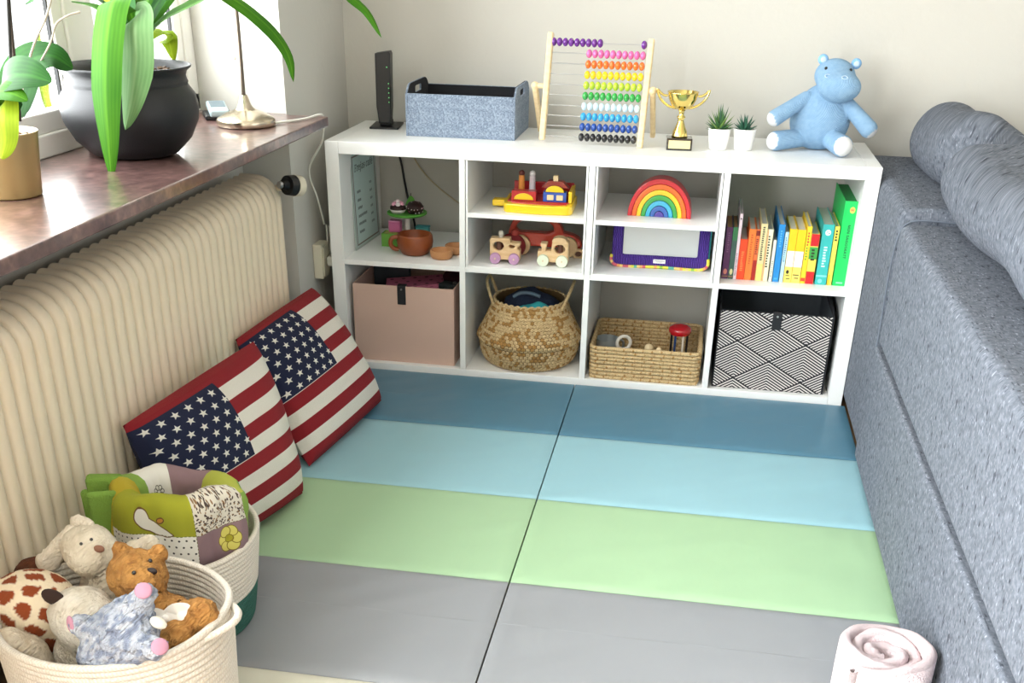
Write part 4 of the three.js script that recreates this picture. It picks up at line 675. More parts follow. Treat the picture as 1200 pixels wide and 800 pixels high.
{ // rectangular basket: coils of wrapped grass stacked, each with its wrapping stitches
  const x0 = 0.748, x1 = 1.068, z1 = -0.008, z0 = -0.285, base = [(x0 + x1) / 2, YB, (z0 + z1) / 2], w = (x1 - x0) / 2, d = (z1 - z0) / 2, t = thing('grass_basket', 'rectangular coiled grass basket in the bottom cube', 'basket', base), n = 9, h = 0.0108;
  const wrapG = new THREE.SphereGeometry(1, 6, 4), stitches = [[], []];
  for (let r = 0; r < n; r++) {
    const f = 1 - 0.012 * (n - 1 - r) / n, W = (w - h / 2) * f, D = (d - h / 2) * f, y = (r + 0.5) * h, c = 0.02, pts = [];
    for (const [cx, cz, a0] of [[W - c, D - c, 0], [-W + c, D - c, 1], [-W + c, -D + c, 2], [W - c, -D + c, 3]]) for (let k = 0; k <= 4; k++) { const a = (a0 + k / 4) * Math.PI / 2; pts.push(V(cx + c * Math.cos(a), y + 0.0008 * rr(-1, 1), cz + c * Math.sin(a))); }
    const cv = new THREE.CatmullRomCurve3(pts, true, 'catmullrom', 0.1);
    part(t, 'coil', boxUV(new THREE.TubeGeometry(cv, 120, h * 0.54, 7, true)), straw[r % 2]);
    const m = 84, mt = new THREE.Matrix4(), q = new THREE.Quaternion();
    for (let i = 0; i < m; i++) { const p = cv.getPointAt((i + (r % 2) * 0.5) / m % 1), tg = cv.getTangentAt((i + (r % 2) * 0.5) / m % 1); q.setFromUnitVectors(V(1, 0, 0), tg); q.multiply(new THREE.Quaternion().setFromEuler(new THREE.Euler(0, 0, 0.55))); mt.compose(p, q, V(0.0048 + 0.002 * rnd(), h * 0.5, h * 0.6 + 0.001 * rnd())); stitches[(i + r) % 2].push(wrapG.clone().applyMatrix4(mt)); }
  }
  for (const k of [0, 1]) part(t, 'wrapping_stitches', boxUV(merge(stitches[k])), k ? strawDark : straw[0]).userData.kind = 'stuff';
  part(t, 'base', boxUV(span(-w + 0.006, w - 0.006, 0, 0.006, -d + 0.006, d - 0.006, 0.002)), straw[0]);
  const red = MP(0xb01420, 0.2, { clearcoat: 0.8 }), o = thing('toy_mushroom_stool', 'red topped toy standing in the grass basket', 'toy', [1.0, YB + 0.006, -0.17]);
  part(o, 'dome', lathe([[0.033, 0.1], [0.034, 0.106], [0.031, 0.114], [0.018, 0.121], [0, 0.123]], 30), red); part(o, 'underside', cyl(0.032, 0.03, 0.008, 30, 0, 0.098, 0), red);
  for (let i = 0; i < 6; i++) part(o, 'bar', cyl(0.0035, 0.0035, 0.095, 10, 0.023 * Math.cos(i * 1.047), 0.0475, 0.023 * Math.sin(i * 1.047)), M([0x15151a, 0xd9d2c4, 0x1d3e70, 0x15151a, 0x2a8a84, 0x15151a][i], 0.4)); part(o, 'foot_ring', cyl(0.03, 0.032, 0.008, 30, 0, 0.004, 0), red);
  const r1 = thing('teether_ring', 'white ring teether sticking out of the grass basket', 'toy', [0.84, YB + 0.006, -0.12], 0.3); part(r1, 'ring', new THREE.TorusGeometry(0.02, 0.005, 10, 30), M(0xe4e0d6, 0.5), [0, 0.07, 0]); part(r1, 'handle', cyl(0.006, 0.007, 0.05, 14, 0, 0.025, 0), M(0xe4e0d6, 0.5));
  const r2 = thing('grey_cup', 'grey toy cup lying in the grass basket', 'toy', [0.79, YB + 0.006, -0.14], 0.4); part(r2, 'cup', lathe([[0, 0], [0.028, 0], [0.035, 0.074], [0.033, 0.074], [0.026, 0.004]], 24), M(0x8d9494, 0.5)); part(r2, 'handle', tube([[0.033, 0.07, 0], [0.05, 0.06, 0], [0.045, 0.03, 0], [0.03, 0.025, 0]], 0.004, 16, 6), M(0x8d9494, 0.5));
  const r3 = thing('wooden_shaker', 'pale wooden shaker between the toys in the grass basket', 'toy', [0.915, YB + 0.006, -0.1]); part(r3, 'handle', cyl(0.005, 0.006, 0.058, 12, 0, 0.029, 0), matPaleWood); part(r3, 'head', ball(0.013, 0, 0.066, 0, 16, 12), matPaleWood);
  const r4 = thing('peg_figure', 'pale peg figure beside the red topped toy', 'toy', [0.945, YB + 0.006, -0.07]); part(r4, 'body', cyl(0.006, 0.012, 0.066, 14, 0, 0.033, 0), M(0xe6e2da, 0.5)); part(r4, 'head', ball(0.009, 0, 0.072, 0, 14, 10), matPaleWood);
}

// ---------------------------------------------------------------- toys in the second and third cubes
const gloss = (c) => MP(c, 0.3, { clearcoat: 0.4, clearcoatRoughness: 0.2 });
{ // painted farm puzzle
  const t = thing('farm_puzzle', 'yellow and red painted wooden farm toy with little houses', 'toy', [0.578, INS, -0.115], 0.02);
  const yel = gloss(0xe9c414), red = gloss(0xb01822), blue = gloss(0x1f4fae), wd = matPaleWood;
  const b = new THREE.Shape(); b.moveTo(-0.09, -0.075); b.lineTo(-0.06, 0.082); b.quadraticCurveTo(0.0, 0.094, 0.085, 0.085); b.quadraticCurveTo(0.1, 0.083, 0.1, 0.06); b.lineTo(0.095, -0.075); b.closePath();
  const sh = new THREE.Shape(); sh.moveTo(-0.095, 0.03); sh.quadraticCurveTo(-0.094, 0.075, -0.08, 0.078); sh.quadraticCurveTo(0, 0.098, 0.085, 0.084); sh.quadraticCurveTo(0.1, 0.08, 0.1, 0.06); sh.lineTo(0.1, -0.06); sh.quadraticCurveTo(0.1, -0.075, 0.085, -0.075); sh.lineTo(-0.08, -0.075); sh.quadraticCurveTo(-0.095, -0.075, -0.095, -0.06); sh.closePath();
  part(t, 'tray', extrude(sh, 0.024, 0.003).rotateX(Math.PI / 2).scale(1, 1, 1).translate(0, 0.012, 0), yel);
  part(t, 'spout', span(-0.13, -0.088, 0.004, 0.022, -0.01, 0.025, 0.004), yel);
  part(t, 'floor_panel', span(-0.083, 0.088, 0.024, 0.027, -0.066, 0.05, 0.001), red);
  part(t, 'edge_wave', tube([[-0.07, 0.025, 0.062], [-0.03, 0.025, 0.069], [0.01, 0.025, 0.071], [0.05, 0.025, 0.07], [0.082, 0.025, 0.062]], 0.003, 30, 6), red);
  const house = (x, z, wm, roof, w) => { const g = part(t, 'house', extrude(poly([[-w, 0], [w, 0], [w, 0.026], [-w, 0.026]]), 0.03, 0.001), wm, [x, 0.027, z]); part(g, 'arch', extrude(poly([[-w * 0.8, 0], ...Array.from({ length: 9 }, (_, i) => [-w * 0.8 * Math.cos(i / 8 * Math.PI), 0.017 * Math.sin(i / 8 * Math.PI)])]), 0.006, 0.001), yel, [0, roof ? 0.027 : 0.004, 0.0155]); return g; };
  const h1 = house(-0.038, 0.034, red, 0, 0.034), h2 = house(0.047, 0.03, blue, 1, 0.032);
  part(h2, 'roof', extrude(poly([[-0.038, 0], [0.038, 0], [0.02, 0.018], [-0.02, 0.018]]), 0.03, 0.002), gloss(0x8a2a1c), [0, 0.036, -0.006]); part(h2, 'chimney', span(-0.007, 0.007, 0.05, 0.068, -0.01, 0.004, 0.002), wd);
  for (const x of [-0.012, 0.014]) part(h2, 'window_block', span(x - 0.009, x + 0.009, 0.005, 0.019, 0.0145, 0.0175, 0.001), matPaleWood);
  for (const [x, c] of [[-0.052, 0xd98a3a], [-0.022, 0xcfc6cf]]) { const g = part(t, 'figure', cyl(0.008, 0.009, 0.04, 14), M(c, 0.5), [x, 0.066, -0.005]); part(g, 'head', ball(0.0085, 0, 0.025, 0, 14, 10), M(c === 0xcfc6cf ? 0xe6e6ea : 0x5a1c1c, 0.5)); }
  part(t, 'back_wall', span(-0.08, 0.09, 0.027, 0.06, -0.066, -0.056, 0.002), red);
  part(t, 'side_rail', span(0.084, 0.094, 0.024, 0.055, -0.066, 0.04, 0.002), yel);
}
function wheel(parent, x, y, z, r, m) { const w = part(parent, 'wheel', lathe([[0, -0.006], [r * 0.9, -0.006], [r, -0.004], [r, 0.004], [r * 0.9, 0.006], [0, 0.0045]], 26).rotateX(Math.PI / 2), m, [x, y, z]); part(w, 'hub', cyl(0.0025, 0.0025, 0.003, 10).rotateX(Math.PI / 2), M(0xd8c8a8, 0.5), [0, 0, 0.006]); }
{
  const lil = M(0xb98fb4, 0.5), mint = M(0xdde6cf, 0.5);
  const t = thing('wooden_van', 'small beech toy van with lilac wheels and a round window hole', 'toy car', [0.492, YM1 + 0.004, -0.066], 0.04);
  const s = new THREE.Shape(); s.moveTo(-0.042, 0.01); s.lineTo(0.043, 0.01); s.lineTo(0.043, 0.036); s.quadraticCurveTo(0.041, 0.041, 0.036, 0.042); s.lineTo(0.036, 0.048); s.lineTo(0.043, 0.05); s.lineTo(0.043, 0.058); s.lineTo(0.016, 0.058); s.lineTo(0.014, 0.07); s.lineTo(-0.036, 0.07); s.quadraticCurveTo(-0.043, 0.07, -0.043, 0.062); s.closePath();
  s.holes.push(circleHole(-0.018, 0.048, 0.015, 0.0125), circleHole(0.02, 0.049, 0.008, 0.006)); part(t, 'body', boxUV(extrude(s, 0.032, 0.003)), matBeech);
  for (const x of [-0.026, 0.027]) for (const z of [0.022, -0.022]) wheel(t, x, 0.0155, z, 0.0155, lil);
  part(t, 'driver', merge(cyl(0.0085, 0.0085, 0.022, 16, -0.018, 0.045, 0), ball(0.0085, -0.018, 0.058, 0, 12, 10)), M(0x5c3a2c, 0.6));
  part(t, 'roof_peg', merge(cyl(0.006, 0.006, 0.008, 14, -0.013, 0.073, 0), ball(0.0085, -0.013, 0.08, 0, 14, 10)), M(0xc9c2b4, 0.5));
  const u = thing('wooden_train', 'small beech toy engine with pale wheels and a chimney', 'toy car', [0.628, YM1 + 0.004, -0.07], 0.02);
  const q = new THREE.Shape(); q.moveTo(-0.043, 0.01); q.lineTo(0.043, 0.01); q.lineTo(0.043, 0.064); q.quadraticCurveTo(0.042, 0.07, 0.036, 0.07); q.lineTo(0.004, 0.07); q.quadraticCurveTo(-0.003, 0.07, -0.003, 0.062); q.lineTo(-0.005, 0.042); q.lineTo(-0.02, 0.042); q.lineTo(-0.02, 0.05); q.lineTo(-0.017, 0.056); q.lineTo(-0.017, 0.062); q.lineTo(-0.035, 0.062); q.lineTo(-0.035, 0.056); q.lineTo(-0.032, 0.05); q.lineTo(-0.032, 0.042); q.lineTo(-0.043, 0.04); q.closePath();
  q.holes.push(circleHole(0.019, 0.048, 0.015, 0.0125)); part(u, 'body', boxUV(extrude(q, 0.032, 0.003)), matBeech);
  for (const x of [-0.026, 0.027]) for (const z of [0.022, -0.022]) wheel(u, x, 0.0165, z, 0.0165, mint);
  part(u, 'driver', merge(cyl(0.008, 0.008, 0.022, 16, 0.019, 0.045, 0), ball(0.008, 0.019, 0.056, 0, 12, 10)), M(0x5a3626, 0.6)); part(u, 'arched_roof', cyl(0.02, 0.02, 0.03, 24, 0, 0, 0).rotateX(Math.PI / 2).scale(1, 0.5, 1).translate(0.017, 0.07, 0), matBeech);
  // the big red car behind them
  const c = thing('red_car', 'large red wooden toy car with an open grip and beech wheels', 'toy car', [0.585, YM1 + 0.004, -0.185], 0.06), red = gloss(0xb8361f);
  const k = new THREE.Shape(); k.moveTo(-0.1, 0.026); k.lineTo(0.105, 0.02); k.quadraticCurveTo(0.112, 0.022, 0.11, 0.04); k.quadraticCurveTo(0.1, 0.06, 0.058, 0.066); k.quadraticCurveTo(0.045, 0.103, 0.015, 0.108); k.quadraticCurveTo(-0.045, 0.116, -0.078, 0.108); k.quadraticCurveTo(-0.096, 0.098, -0.103, 0.06); k.closePath();
  const hole = new THREE.Path(); hole.moveTo(-0.07, 0.064); hole.quadraticCurveTo(-0.082, 0.066, -0.08, 0.08); hole.quadraticCurveTo(-0.074, 0.096, -0.05, 0.096); hole.quadraticCurveTo(0.0, 0.098, 0.014, 0.092); hole.quadraticCurveTo(0.03, 0.084, 0.028, 0.07); hole.quadraticCurveTo(0.02, 0.062, 0.0, 0.062); hole.closePath(); k.holes.push(hole);
  part(c, 'body', extrude(k, 0.04, 0.006), red); for (const x of [-0.066, 0.07]) for (const z of [0.029, -0.029]) { const w = part(c, 'wheel', lathe([[0, -0.008], [0.026, -0.008], [0.029, -0.005], [0.029, 0.005], [0.026, 0.008], [0, 0.006]], 30).rotateX(Math.PI / 2), matBeech, [x, 0.029, z]); part(w, 'hub', cyl(0.005, 0.005, 0.004, 12).rotateX(Math.PI / 2), red, [0, 0, 0.008]); }
  const tr = thing('wooden_ring', 'turned wooden ring toy behind the beech engine', 'toy', [0.69, YM1 + 0.016, -0.16]); part(tr, 'ring', new THREE.TorusGeometry(0.015, 0.0065, 10, 24).scale(1, 0.72, 1), matBeech, [0, 0, 0]); part(tr, 'core', cyl(0.009, 0.009, 0.012, 16).rotateX(Math.PI / 2).scale(1, 0.72, 1), M(0x5e3a28, 0.6)); tr.position.y = YM1 + 0.0158;
  const rb = thing('red_beanbag', 'dark red soft toy ball behind the beech van', 'toy', [0.5, YM1, -0.13]); part(rb, 'ball', new THREE.SphereGeometry(0.036, 24, 18).scale(1.1, 0.98, 0.8).translate(0, 0.0353, 0), M(0x7d1c22, 0.7)); part(rb, 'cap', new THREE.SphereGeometry(0.012, 14, 10).translate(0.008, 0.072, 0), M(0xa33a30, 0.7));
}
{ // nesting rainbow
  const t = thing('wooden_rainbow', 'wooden nesting rainbow of seven arches on the upper shelf', 'toy', [0.914, INS, -0.11], -0.02), k = 0.93;
  const cs = [0xc0182c, 0xe8641e, 0xf2c02a, 0x2f9a46, 0x2fa3c8, 0x2c5ca8], R0 = 0.086, step = 0.0122;
  cs.forEach((c, i) => { const R = R0 - i * step, r = R - step + 0.0009, s = new THREE.Shape(); s.moveTo(R, 0); s.absellipse(0, 0, R, R * 1.18, 0, Math.PI, false); s.lineTo(-r, 0); s.absellipse(0, 0, r, r * 1.18, Math.PI, 0, true); s.closePath(); part(t, 'arch', extrude(s, 0.062 - 0.001 * i, 0.0018, 36), gloss(c)); });
  { const R = R0 - 6 * step, s = new THREE.Shape(); s.moveTo(R, 0); s.absellipse(0, 0, R, R * 1.18, 0, Math.PI, false); s.closePath(); part(t, 'core_arch', extrude(s, 0.057, 0.0018, 24), gloss(0x4a3a96)); }
}
{ // baby mirror with a puckered purple rim
  const t = thing('baby_mirror', 'white activity mirror with a puckered purple fabric rim', 'mirror', [0.924, YM1 + 0.0085, -0.11], 0.02), purple = texture(256, 0.05, (u, v) => { const s = 0.5 + 0.5 * Math.sin(u * Math.PI * 2 * 10 + 3 * noise2(u * 6, v * 10, 6, 10, 7)); return [lerp(48, 98, s), lerp(28, 62, s), lerp(112, 172, s)]; });
  const cloth = M(0xffffff, 0.9, { map: purple, bumpMap: texture(128, 0.05, (u, v) => 0.5 + 0.5 * Math.sin(u * Math.PI * 2 * 10 + 3 * noise2(u * 6, v * 10, 6, 10, 7)), false), bumpScale: 0.003 });
  const W = 0.134, H = 0.133, rim = new THREE.Shape(); const o = roundRect(-W, 0, W, H, 0.018); o.holes.push(roundRect(-W + 0.03, 0.03, W - 0.03, H - 0.012, 0.006, THREE.Path));
  part(t, 'fabric_rim', boxUV(extrude(o, 0.03, 0.007)), cloth, [0, 0, 0.0]);
  part(t, 'reflective_panel', span(-W + 0.026, W - 0.026, 0.026, H - 0.01, -0.006, 0.004, 0.001), MP(0xc6cdd2, 0.22, { metalness: 0.35 }));
  const edge = canvasTexture(512, 32, (c, w, h) => { const p = ['#d8d24a', '#86b84a', '#e0a060', '#d8d24a', '#c85a6a', '#5aa89a', '#e8c87a']; for (let i = 0; i < 40; i++) { c.fillStyle = p[Math.floor(hash(i, 3) * 7)]; c.fillRect(i * 13, 0, 14, h); } });
  const pip = []; for (let i = 0; i <= 40; i++) { const f = i / 40; pip.push(V(lerp(-W + 0.012, W - 0.012, f), 0.0 + 0.001, 0.013)); }
  part(t, 'patterned_piping', new THREE.TubeGeometry(curve([[-W, 0.03, 0.013], [-W, 0.012, 0.013], [-W + 0.012, 0.001, 0.013], [0, 0.0005, 0.013], [W - 0.012, 0.001, 0.013], [W, 0.012, 0.013], [W, 0.03, 0.013]]), 80, 0.0045, 8), M(0xffffff, 0.8, { map: (() => { edge.rotation = 0; return edge; })() }));
  part(t, 'teal_side', span(W - 0.004, W + 0.004, 0.008, H - 0.02, -0.03, 0.008, 0.003), M(0x1f7f86, 0.8));
  part(t, 'back_pad', span(-W + 0.01, W - 0.01, 0.002, H - 0.006, -0.03, -0.014, 0.006), M(0x3b7f86, 0.9));
  const tag = canvasTexture(128, 48, (c, w, h) => { c.fillStyle = '#e8e8ea'; c.fillRect(0, 0, w, h); c.fillStyle = '#555a66'; for (let i = 0; i < 12; i++) c.fillRect(12 + i * 9, 14 + 2 * hash(i, 1), 6, 8); for (let i = 0; i < 7; i++) c.fillRect(30 + i * 9, 30, 6, 5); });
  part(t, 'sewn_label', new THREE.PlaneGeometry(0.034, 0.011), M(0xffffff, 0.8, { map: tag }), [0.0, 0.017, 0.0164]);
}

// ---------------------------------------------------------------- books
{
  const paper = M(0xe2dccc, 0.9), brownPaper = M(0xa88458, 0.9), greyPaper = M(0xb9b8b2, 0.9), zf = -0.055;
  // [left, right, spine top] in a zoomed crop of the photograph, colour, depth, page edge, spine print
  const px = (cx) => 830 + cx / 6.4, py = (cy) => 220 + cy / 6.4;
  const spine = (bg, draw, W = 96, H = 512) => canvasTexture(W, H, (c, w, h) => { c.fillStyle = bg; c.fillRect(0, 0, w, h); draw(c, w, h); });
  const marks = (c, w, h, color, y0, y1, n, width = 0.4) => { c.fillStyle = color; for (let i = 0; i < n; i++) { const y = lerp(y0, y1, i / n) * h; c.fillRect(w * (0.5 - width / 2), y, w * width * (0.6 + 0.4 * hash(i, n)), ((y1 - y0) * h / n) * 0.62); } };
  const down = (c, w, h, text, color, x, y, size, font = 'sans-serif', max) => { c.save(); c.translate(x * w, y * h); c.rotate(Math.PI / 2); c.fillStyle = color; c.font = `bold ${size}px ${font}`; c.textBaseline = 'middle'; c.fillText(text, 0, 0, max); c.restore(); };
  const list = [
    [92, 141, 295, '#5b2b5e', 0.15, brownPaper, 'purple hardback with brown page edges at the divider end of the book row', (c, w, h) => { c.fillStyle = '#d98a7a'; c.beginPath(); c.arc(w / 2, h * 0.86, w * 0.3, 0, 7); c.fill(); c.fillStyle = '#8a6a50'; c.fillRect(0, h * 0.94, w, h * 0.03); marks(c, w, h, '#8a5a86', 0.1, 0.5, 9, 0.3); }],
    [141, 180, 295, '#3c5e55', 0.15, brownPaper, 'dark green hardback beside the purple book', (c, w, h) => { c.fillStyle = '#d8d49a'; c.beginPath(); c.arc(w / 2, h * 0.86, w * 0.32, 0, 7); c.fill(); c.fillStyle = '#8a6a50'; c.fillRect(0, h * 0.94, w, h * 0.03); c.fillStyle = '#2f7a4a'; c.fillRect(0, 0, w, h * 0.25); }],
    [180, 204, 195, '#e6d3dc', 0.2, greyPaper, 'tall thin pale pink book beside the dark green one', (c, w, h) => { marks(c, w, h, '#4a4350', 0.06, 0.1, 1, 0.5); marks(c, w, h, '#8a6a80', 0.6, 0.95, 14, 0.5); }],
    [204, 262, 385, '#e04416', 0.15, greyPaper, 'short red orange book among the picture books', (c, w, h) => marks(c, w, h, '#f08a4a', 0.3, 0.8, 11, 0.4)],
    [262, 314, 310, '#ee7a30', 0.15, greyPaper, 'orange book beside the short red orange one', (c, w, h) => marks(c, w, h, '#c8541a', 0.1, 0.7, 13, 0.35)],
    [314, 345, 312, '#e0703a', 0.15, greyPaper, 'orange and dark red book with a maroon foot', (c, w, h) => { c.fillStyle = '#7c1f14'; c.fillRect(0, h * 0.02, w, h * 0.1); c.fillStyle = '#a01a10'; c.fillRect(0, h * 0.6, w, h * 0.4); marks(c, w, h, '#7c1f14', 0.18, 0.5, 8, 0.6); }],
    [345, 394, 270, '#ddcf9a', 0.2, greyPaper, 'tall cream book with small dark lettering and a yellow foot', (c, w, h) => { marks(c, w, h, '#4a4a3a', 0.05, 0.65, 16, 0.4); c.fillStyle = '#f0d07a'; c.fillRect(0, h * 0.7, w, h * 0.3); }],
    [394, 440, 312, '#ece6c4', 0.18, greyPaper, 'cream book with green and black spine lettering', (c, w, h) => { c.fillStyle = '#d8a66a'; c.fillRect(0, 0, w * 0.25, h); marks(c, w, h, '#35402f', 0.12, 0.75, 12, 0.4); }],
    [448, 473, 392, '#dfe0d4', 0.12, greyPaper, 'short white booklet beside the blue book', (c, w, h) => marks(c, w, h, '#8a9a86', 0.5, 0.9, 8, 0.4)],
    [476, 524, 275, '#1f86cc', 0.24, greyPaper, 'bright blue hardback in the middle of the book row', (c, w, h) => { marks(c, w, h, '#67b8e8', 0.1, 0.4, 7, 0.3); c.fillStyle = '#4aa8e0'; c.fillRect(w * 0.2, h * 0.93, w * 0.6, h * 0.03); }],
    [528, 556, 332, '#b9dcea', 0.15, greyPaper, 'thin pale blue book beside the bright blue one', (c, w, h) => marks(c, w, h, '#4a7aa0', 0.1, 0.6, 12, 0.5)],
    [558, 617, 310, '#f2c81e', 0.17, paper, 'yellow book with a white band next to the thin pale blue one', (c, w, h) => { c.fillStyle = '#f4f2e8'; c.fillRect(0, h * 0.4, w, h * 0.3); c.fillStyle = '#f6dc6a'; c.fillRect(0, h * 0.7, w, h * 0.3); c.fillStyle = '#26221c'; c.beginPath(); c.arc(w * 0.4, h * 0.8, w * 0.2, 0, 7); c.fill(); c.fillRect(w * 0.2, h * 0.86, w * 0.5, 8); c.fillRect(w * 0.3, h * 0.92, w * 0.5, 8); }],
    [617, 684, 315, '#f2c81e', 0.17, paper, 'yellow book with a white band next to the one with red lettering', (c, w, h) => { c.fillStyle = '#f4f2e8'; c.fillRect(0, h * 0.4, w, h * 0.3); c.fillStyle = '#f6dc6a'; c.fillRect(0, h * 0.7, w, h * 0.3); c.fillStyle = '#26221c'; c.fillRect(w * 0.1, h * 0.84, w * 0.7, 9); c.fillRect(w * 0.3, h * 0.9, w * 0.5, 9); }],
    [686, 722, 290, '#f4cf2e', 0.19, paper, 'thin yellow book with red and green lettering and a dark red back', (c, w, h) => { marks(c, w, h, '#c43a2a', 0.1, 0.35, 5, 0.5); marks(c, w, h, '#5a9a3a', 0.36, 0.6, 5, 0.5); c.fillStyle = '#d8481e'; c.fillRect(0, h * 0.9, w, h * 0.06); }],
    [722, 786, 345, '#f2d75a', 0.15, greyPaper, 'short book banded red, green, yellow and red', (c, w, h) => { c.fillStyle = '#c81e26'; c.fillRect(0, 0, w, h * 0.24); c.fillRect(0, h * 0.75, w, h * 0.25); c.fillStyle = '#3aa04a'; c.fillRect(0, h * 0.26, w, h * 0.24); marks(c, w, h, '#26321c', 0.3, 0.55, 4, 0.5); }],
    [798, 884, 275, '#35b0ad', 0.22, greyPaper, 'thick teal picture book with a white round emblem', (c, w, h) => { c.fillStyle = '#e9f4f2'; c.beginPath(); c.arc(w * 0.5, h * 0.13, w * 0.26, 0, 7); c.fill(); c.fillStyle = '#2f8f8e'; c.fillRect(w * 0.4, h * 0.11, w * 0.08, h * 0.02); c.fillRect(w * 0.56, h * 0.13, w * 0.1, h * 0.02); marks(c, w, h, '#c9eeea', 0.36, 0.72, 8, 0.34); c.fillStyle = '#7fd6d2'; c.fillRect(0, h * 0.84, w, h * 0.03); c.beginPath(); c.arc(w * 0.4, h * 0.94, w * 0.2, 0, 7); c.fill(); }],
    [888, 924, 290, '#f0e05a', 0.18, greyPaper, 'pale yellow book squeezed between the teal and green books', (c, w, h) => { marks(c, w, h, '#3a3624', 0.06, 0.26, 4, 0.6); c.fillStyle = '#d8b81e'; c.fillRect(0, h * 0.82, w * 0.5, h * 0.18); }],
    [930, 1032, 100, '#17c25c', 0.25, null, 'large bright green binder box standing at the shelf side', (c, w, h) => { c.fillStyle = '#f0b85a'; c.beginPath(); c.arc(w * 0.62, h * 0.1, w * 0.2, 0, 7); c.fill(); c.fillStyle = '#e07a4a'; c.fillRect(w * 0.52, h * 0.09, w * 0.2, h * 0.02); down(c, w, h, 'MIN SAGOSKATT', '#12402c', 0.56, 0.27, 26, 'sans-serif', 260); c.fillStyle = '#8fe8b0'; c.fillRect(w * 0.25, h * 0.955, w * 0.5, h * 0.02); }],
  ];
  for (const [a, b, top, hex, depth, pages, label, draw] of list) {
    const x0 = onZ(px(a), 331, zf).x, x1 = onZ(px(b), 331, zf).x, lift = (a / 6.4) * 0.06;
    const h = onZ(px((a + b) / 2) + (680 - top) * 0.021, py(top), zf).y - YM1, w = x1 - x0 - 0.0006, t = thing(pages ? 'book' : 'binder_box', label, pages ? 'book' : 'binder', [(x0 + x1) / 2, YM1, zf], 0, 'books in the upper cube');
    const cm = M(hex, 0.45), th = Math.min(0.0022, w * 0.16);
    part(t, 'cover', merge(span(-w / 2, -w / 2 + th, 0, h, -depth, 0, 0.0005, 1), span(w / 2 - th, w / 2, 0, h, -depth, 0, 0.0005, 1), span(-w / 2 + th * 0.8, w / 2 - th * 0.8, 0, h, -0.0025, 0, 0.0005, 1)), cm);
    part(t, 'spine', new THREE.PlaneGeometry(w - 0.0008, h - 0.0008).translate(0, h / 2, 0.0004), M(0xffffff, 0.4, { map: spine(hex, draw) }));
    if (pages) part(t, 'pages', span(-w / 2 + th, w / 2 - th, 0.002, h - 0.002, -depth + 0.003, -0.0025, 0.0004, 1), pages);
    else part(t, 'inner_box', merge(span(-w / 2 + th, w / 2 - th, 0.001, 0.004, -depth, -0.0025, 0.0004, 1), span(-w / 2 + th, w / 2 - th, h - 0.02, h - 0.004, -depth, -0.0025, 0.0004, 1)), M(0x0d8a3e, 0.6));
  }
}

// ---------------------------------------------------------------- rope baskets on the mat
const ropeMap = (a, b) => texture(256, 0.04, (u, v) => { const s = 0.5 + 0.5 * Math.sin((u * 8 + v * 4) * Math.PI * 2), t = clamp(0.45 * s + 0.55 * fbm(u, v, 24, 111, 3), 0, 1); return [lerp(a[0], b[0], t), lerp(a[1], b[1], t), lerp(a[2], b[2], t)]; });
const ropeWhite = M(0xffffff, 0.95, { map: ropeMap([206, 196, 180], [240, 234, 224]), bumpMap: fuzz, bumpScale: 0.0015 });
function ropeBasket(name, label, cx, cz, r0, r1, sx, sz, h, split, lower) {
  const t = thing(name, label, 'basket', [cx, MT, cz]), n = Math.round(h / 0.0092), rh = h / n, low = M(0xffffff, 0.95, { map: lower, bumpMap: fuzz, bumpScale: 0.0015 });
  const rad = (f) => lerp(r0, r1, Math.pow(f, 0.8));
  for (let i = 0; i < n; i++) { const pts = [], f = (i + 0.5) / n, r = rad(f); for (let k = 0; k < 48; k++) { const a = (k / 48) * 6.2832, lift = f > 0.8 ? 0.012 * (f - 0.8) / 0.2 * Math.pow(Math.abs(Math.cos(a)), 6) : 0; pts.push(V(r * sx * Math.cos(a), (i + 0.5) * rh + lift, r * sz * Math.sin(a))); } part(t, 'rope_coil', boxUV(tube(pts, rh * 0.6, 120, 8, true)), f < split ? low : ropeWhite); }
  part(t, 'base', new THREE.CylinderGeometry(r0, r0, 0.008, 40).scale(sx, 1, sz).translate(0, 0.004, 0), low);
  for (const s of [-1, 1]) { const p = []; for (let k = 0; k <= 12; k++) { const a = lerp(-0.32, 0.32, k / 12), o = Math.sin((k / 12) * Math.PI); p.push(V(s * (rad(1) * sx * Math.cos(a) + 0.022 * o), h - 0.006 + 0.008 * o, rad(1) * sz * Math.sin(a))); } part(t, 'handle', boxUV(tube(p, rh * 0.6, 40, 8)), ropeWhite); }
  return t;
}
ropeBasket('rope_basket', 'white coiled rope basket with a dark green base holding the patchwork blanket', 0.125, 1.352, 0.138, 0.163, 1, 1, 0.182, 0.42, ropeMap([38, 84, 74], [62, 116, 100])).rotation.y = Math.PI / 2;
ropeBasket('rope_basket', 'white coiled rope basket with a pale blue base full of plush toys', 0.232, 1.708, 0.15, 0.166, 1, 0.88, 0.262, 0.3, ropeMap([150, 174, 186], [186, 206, 214]));

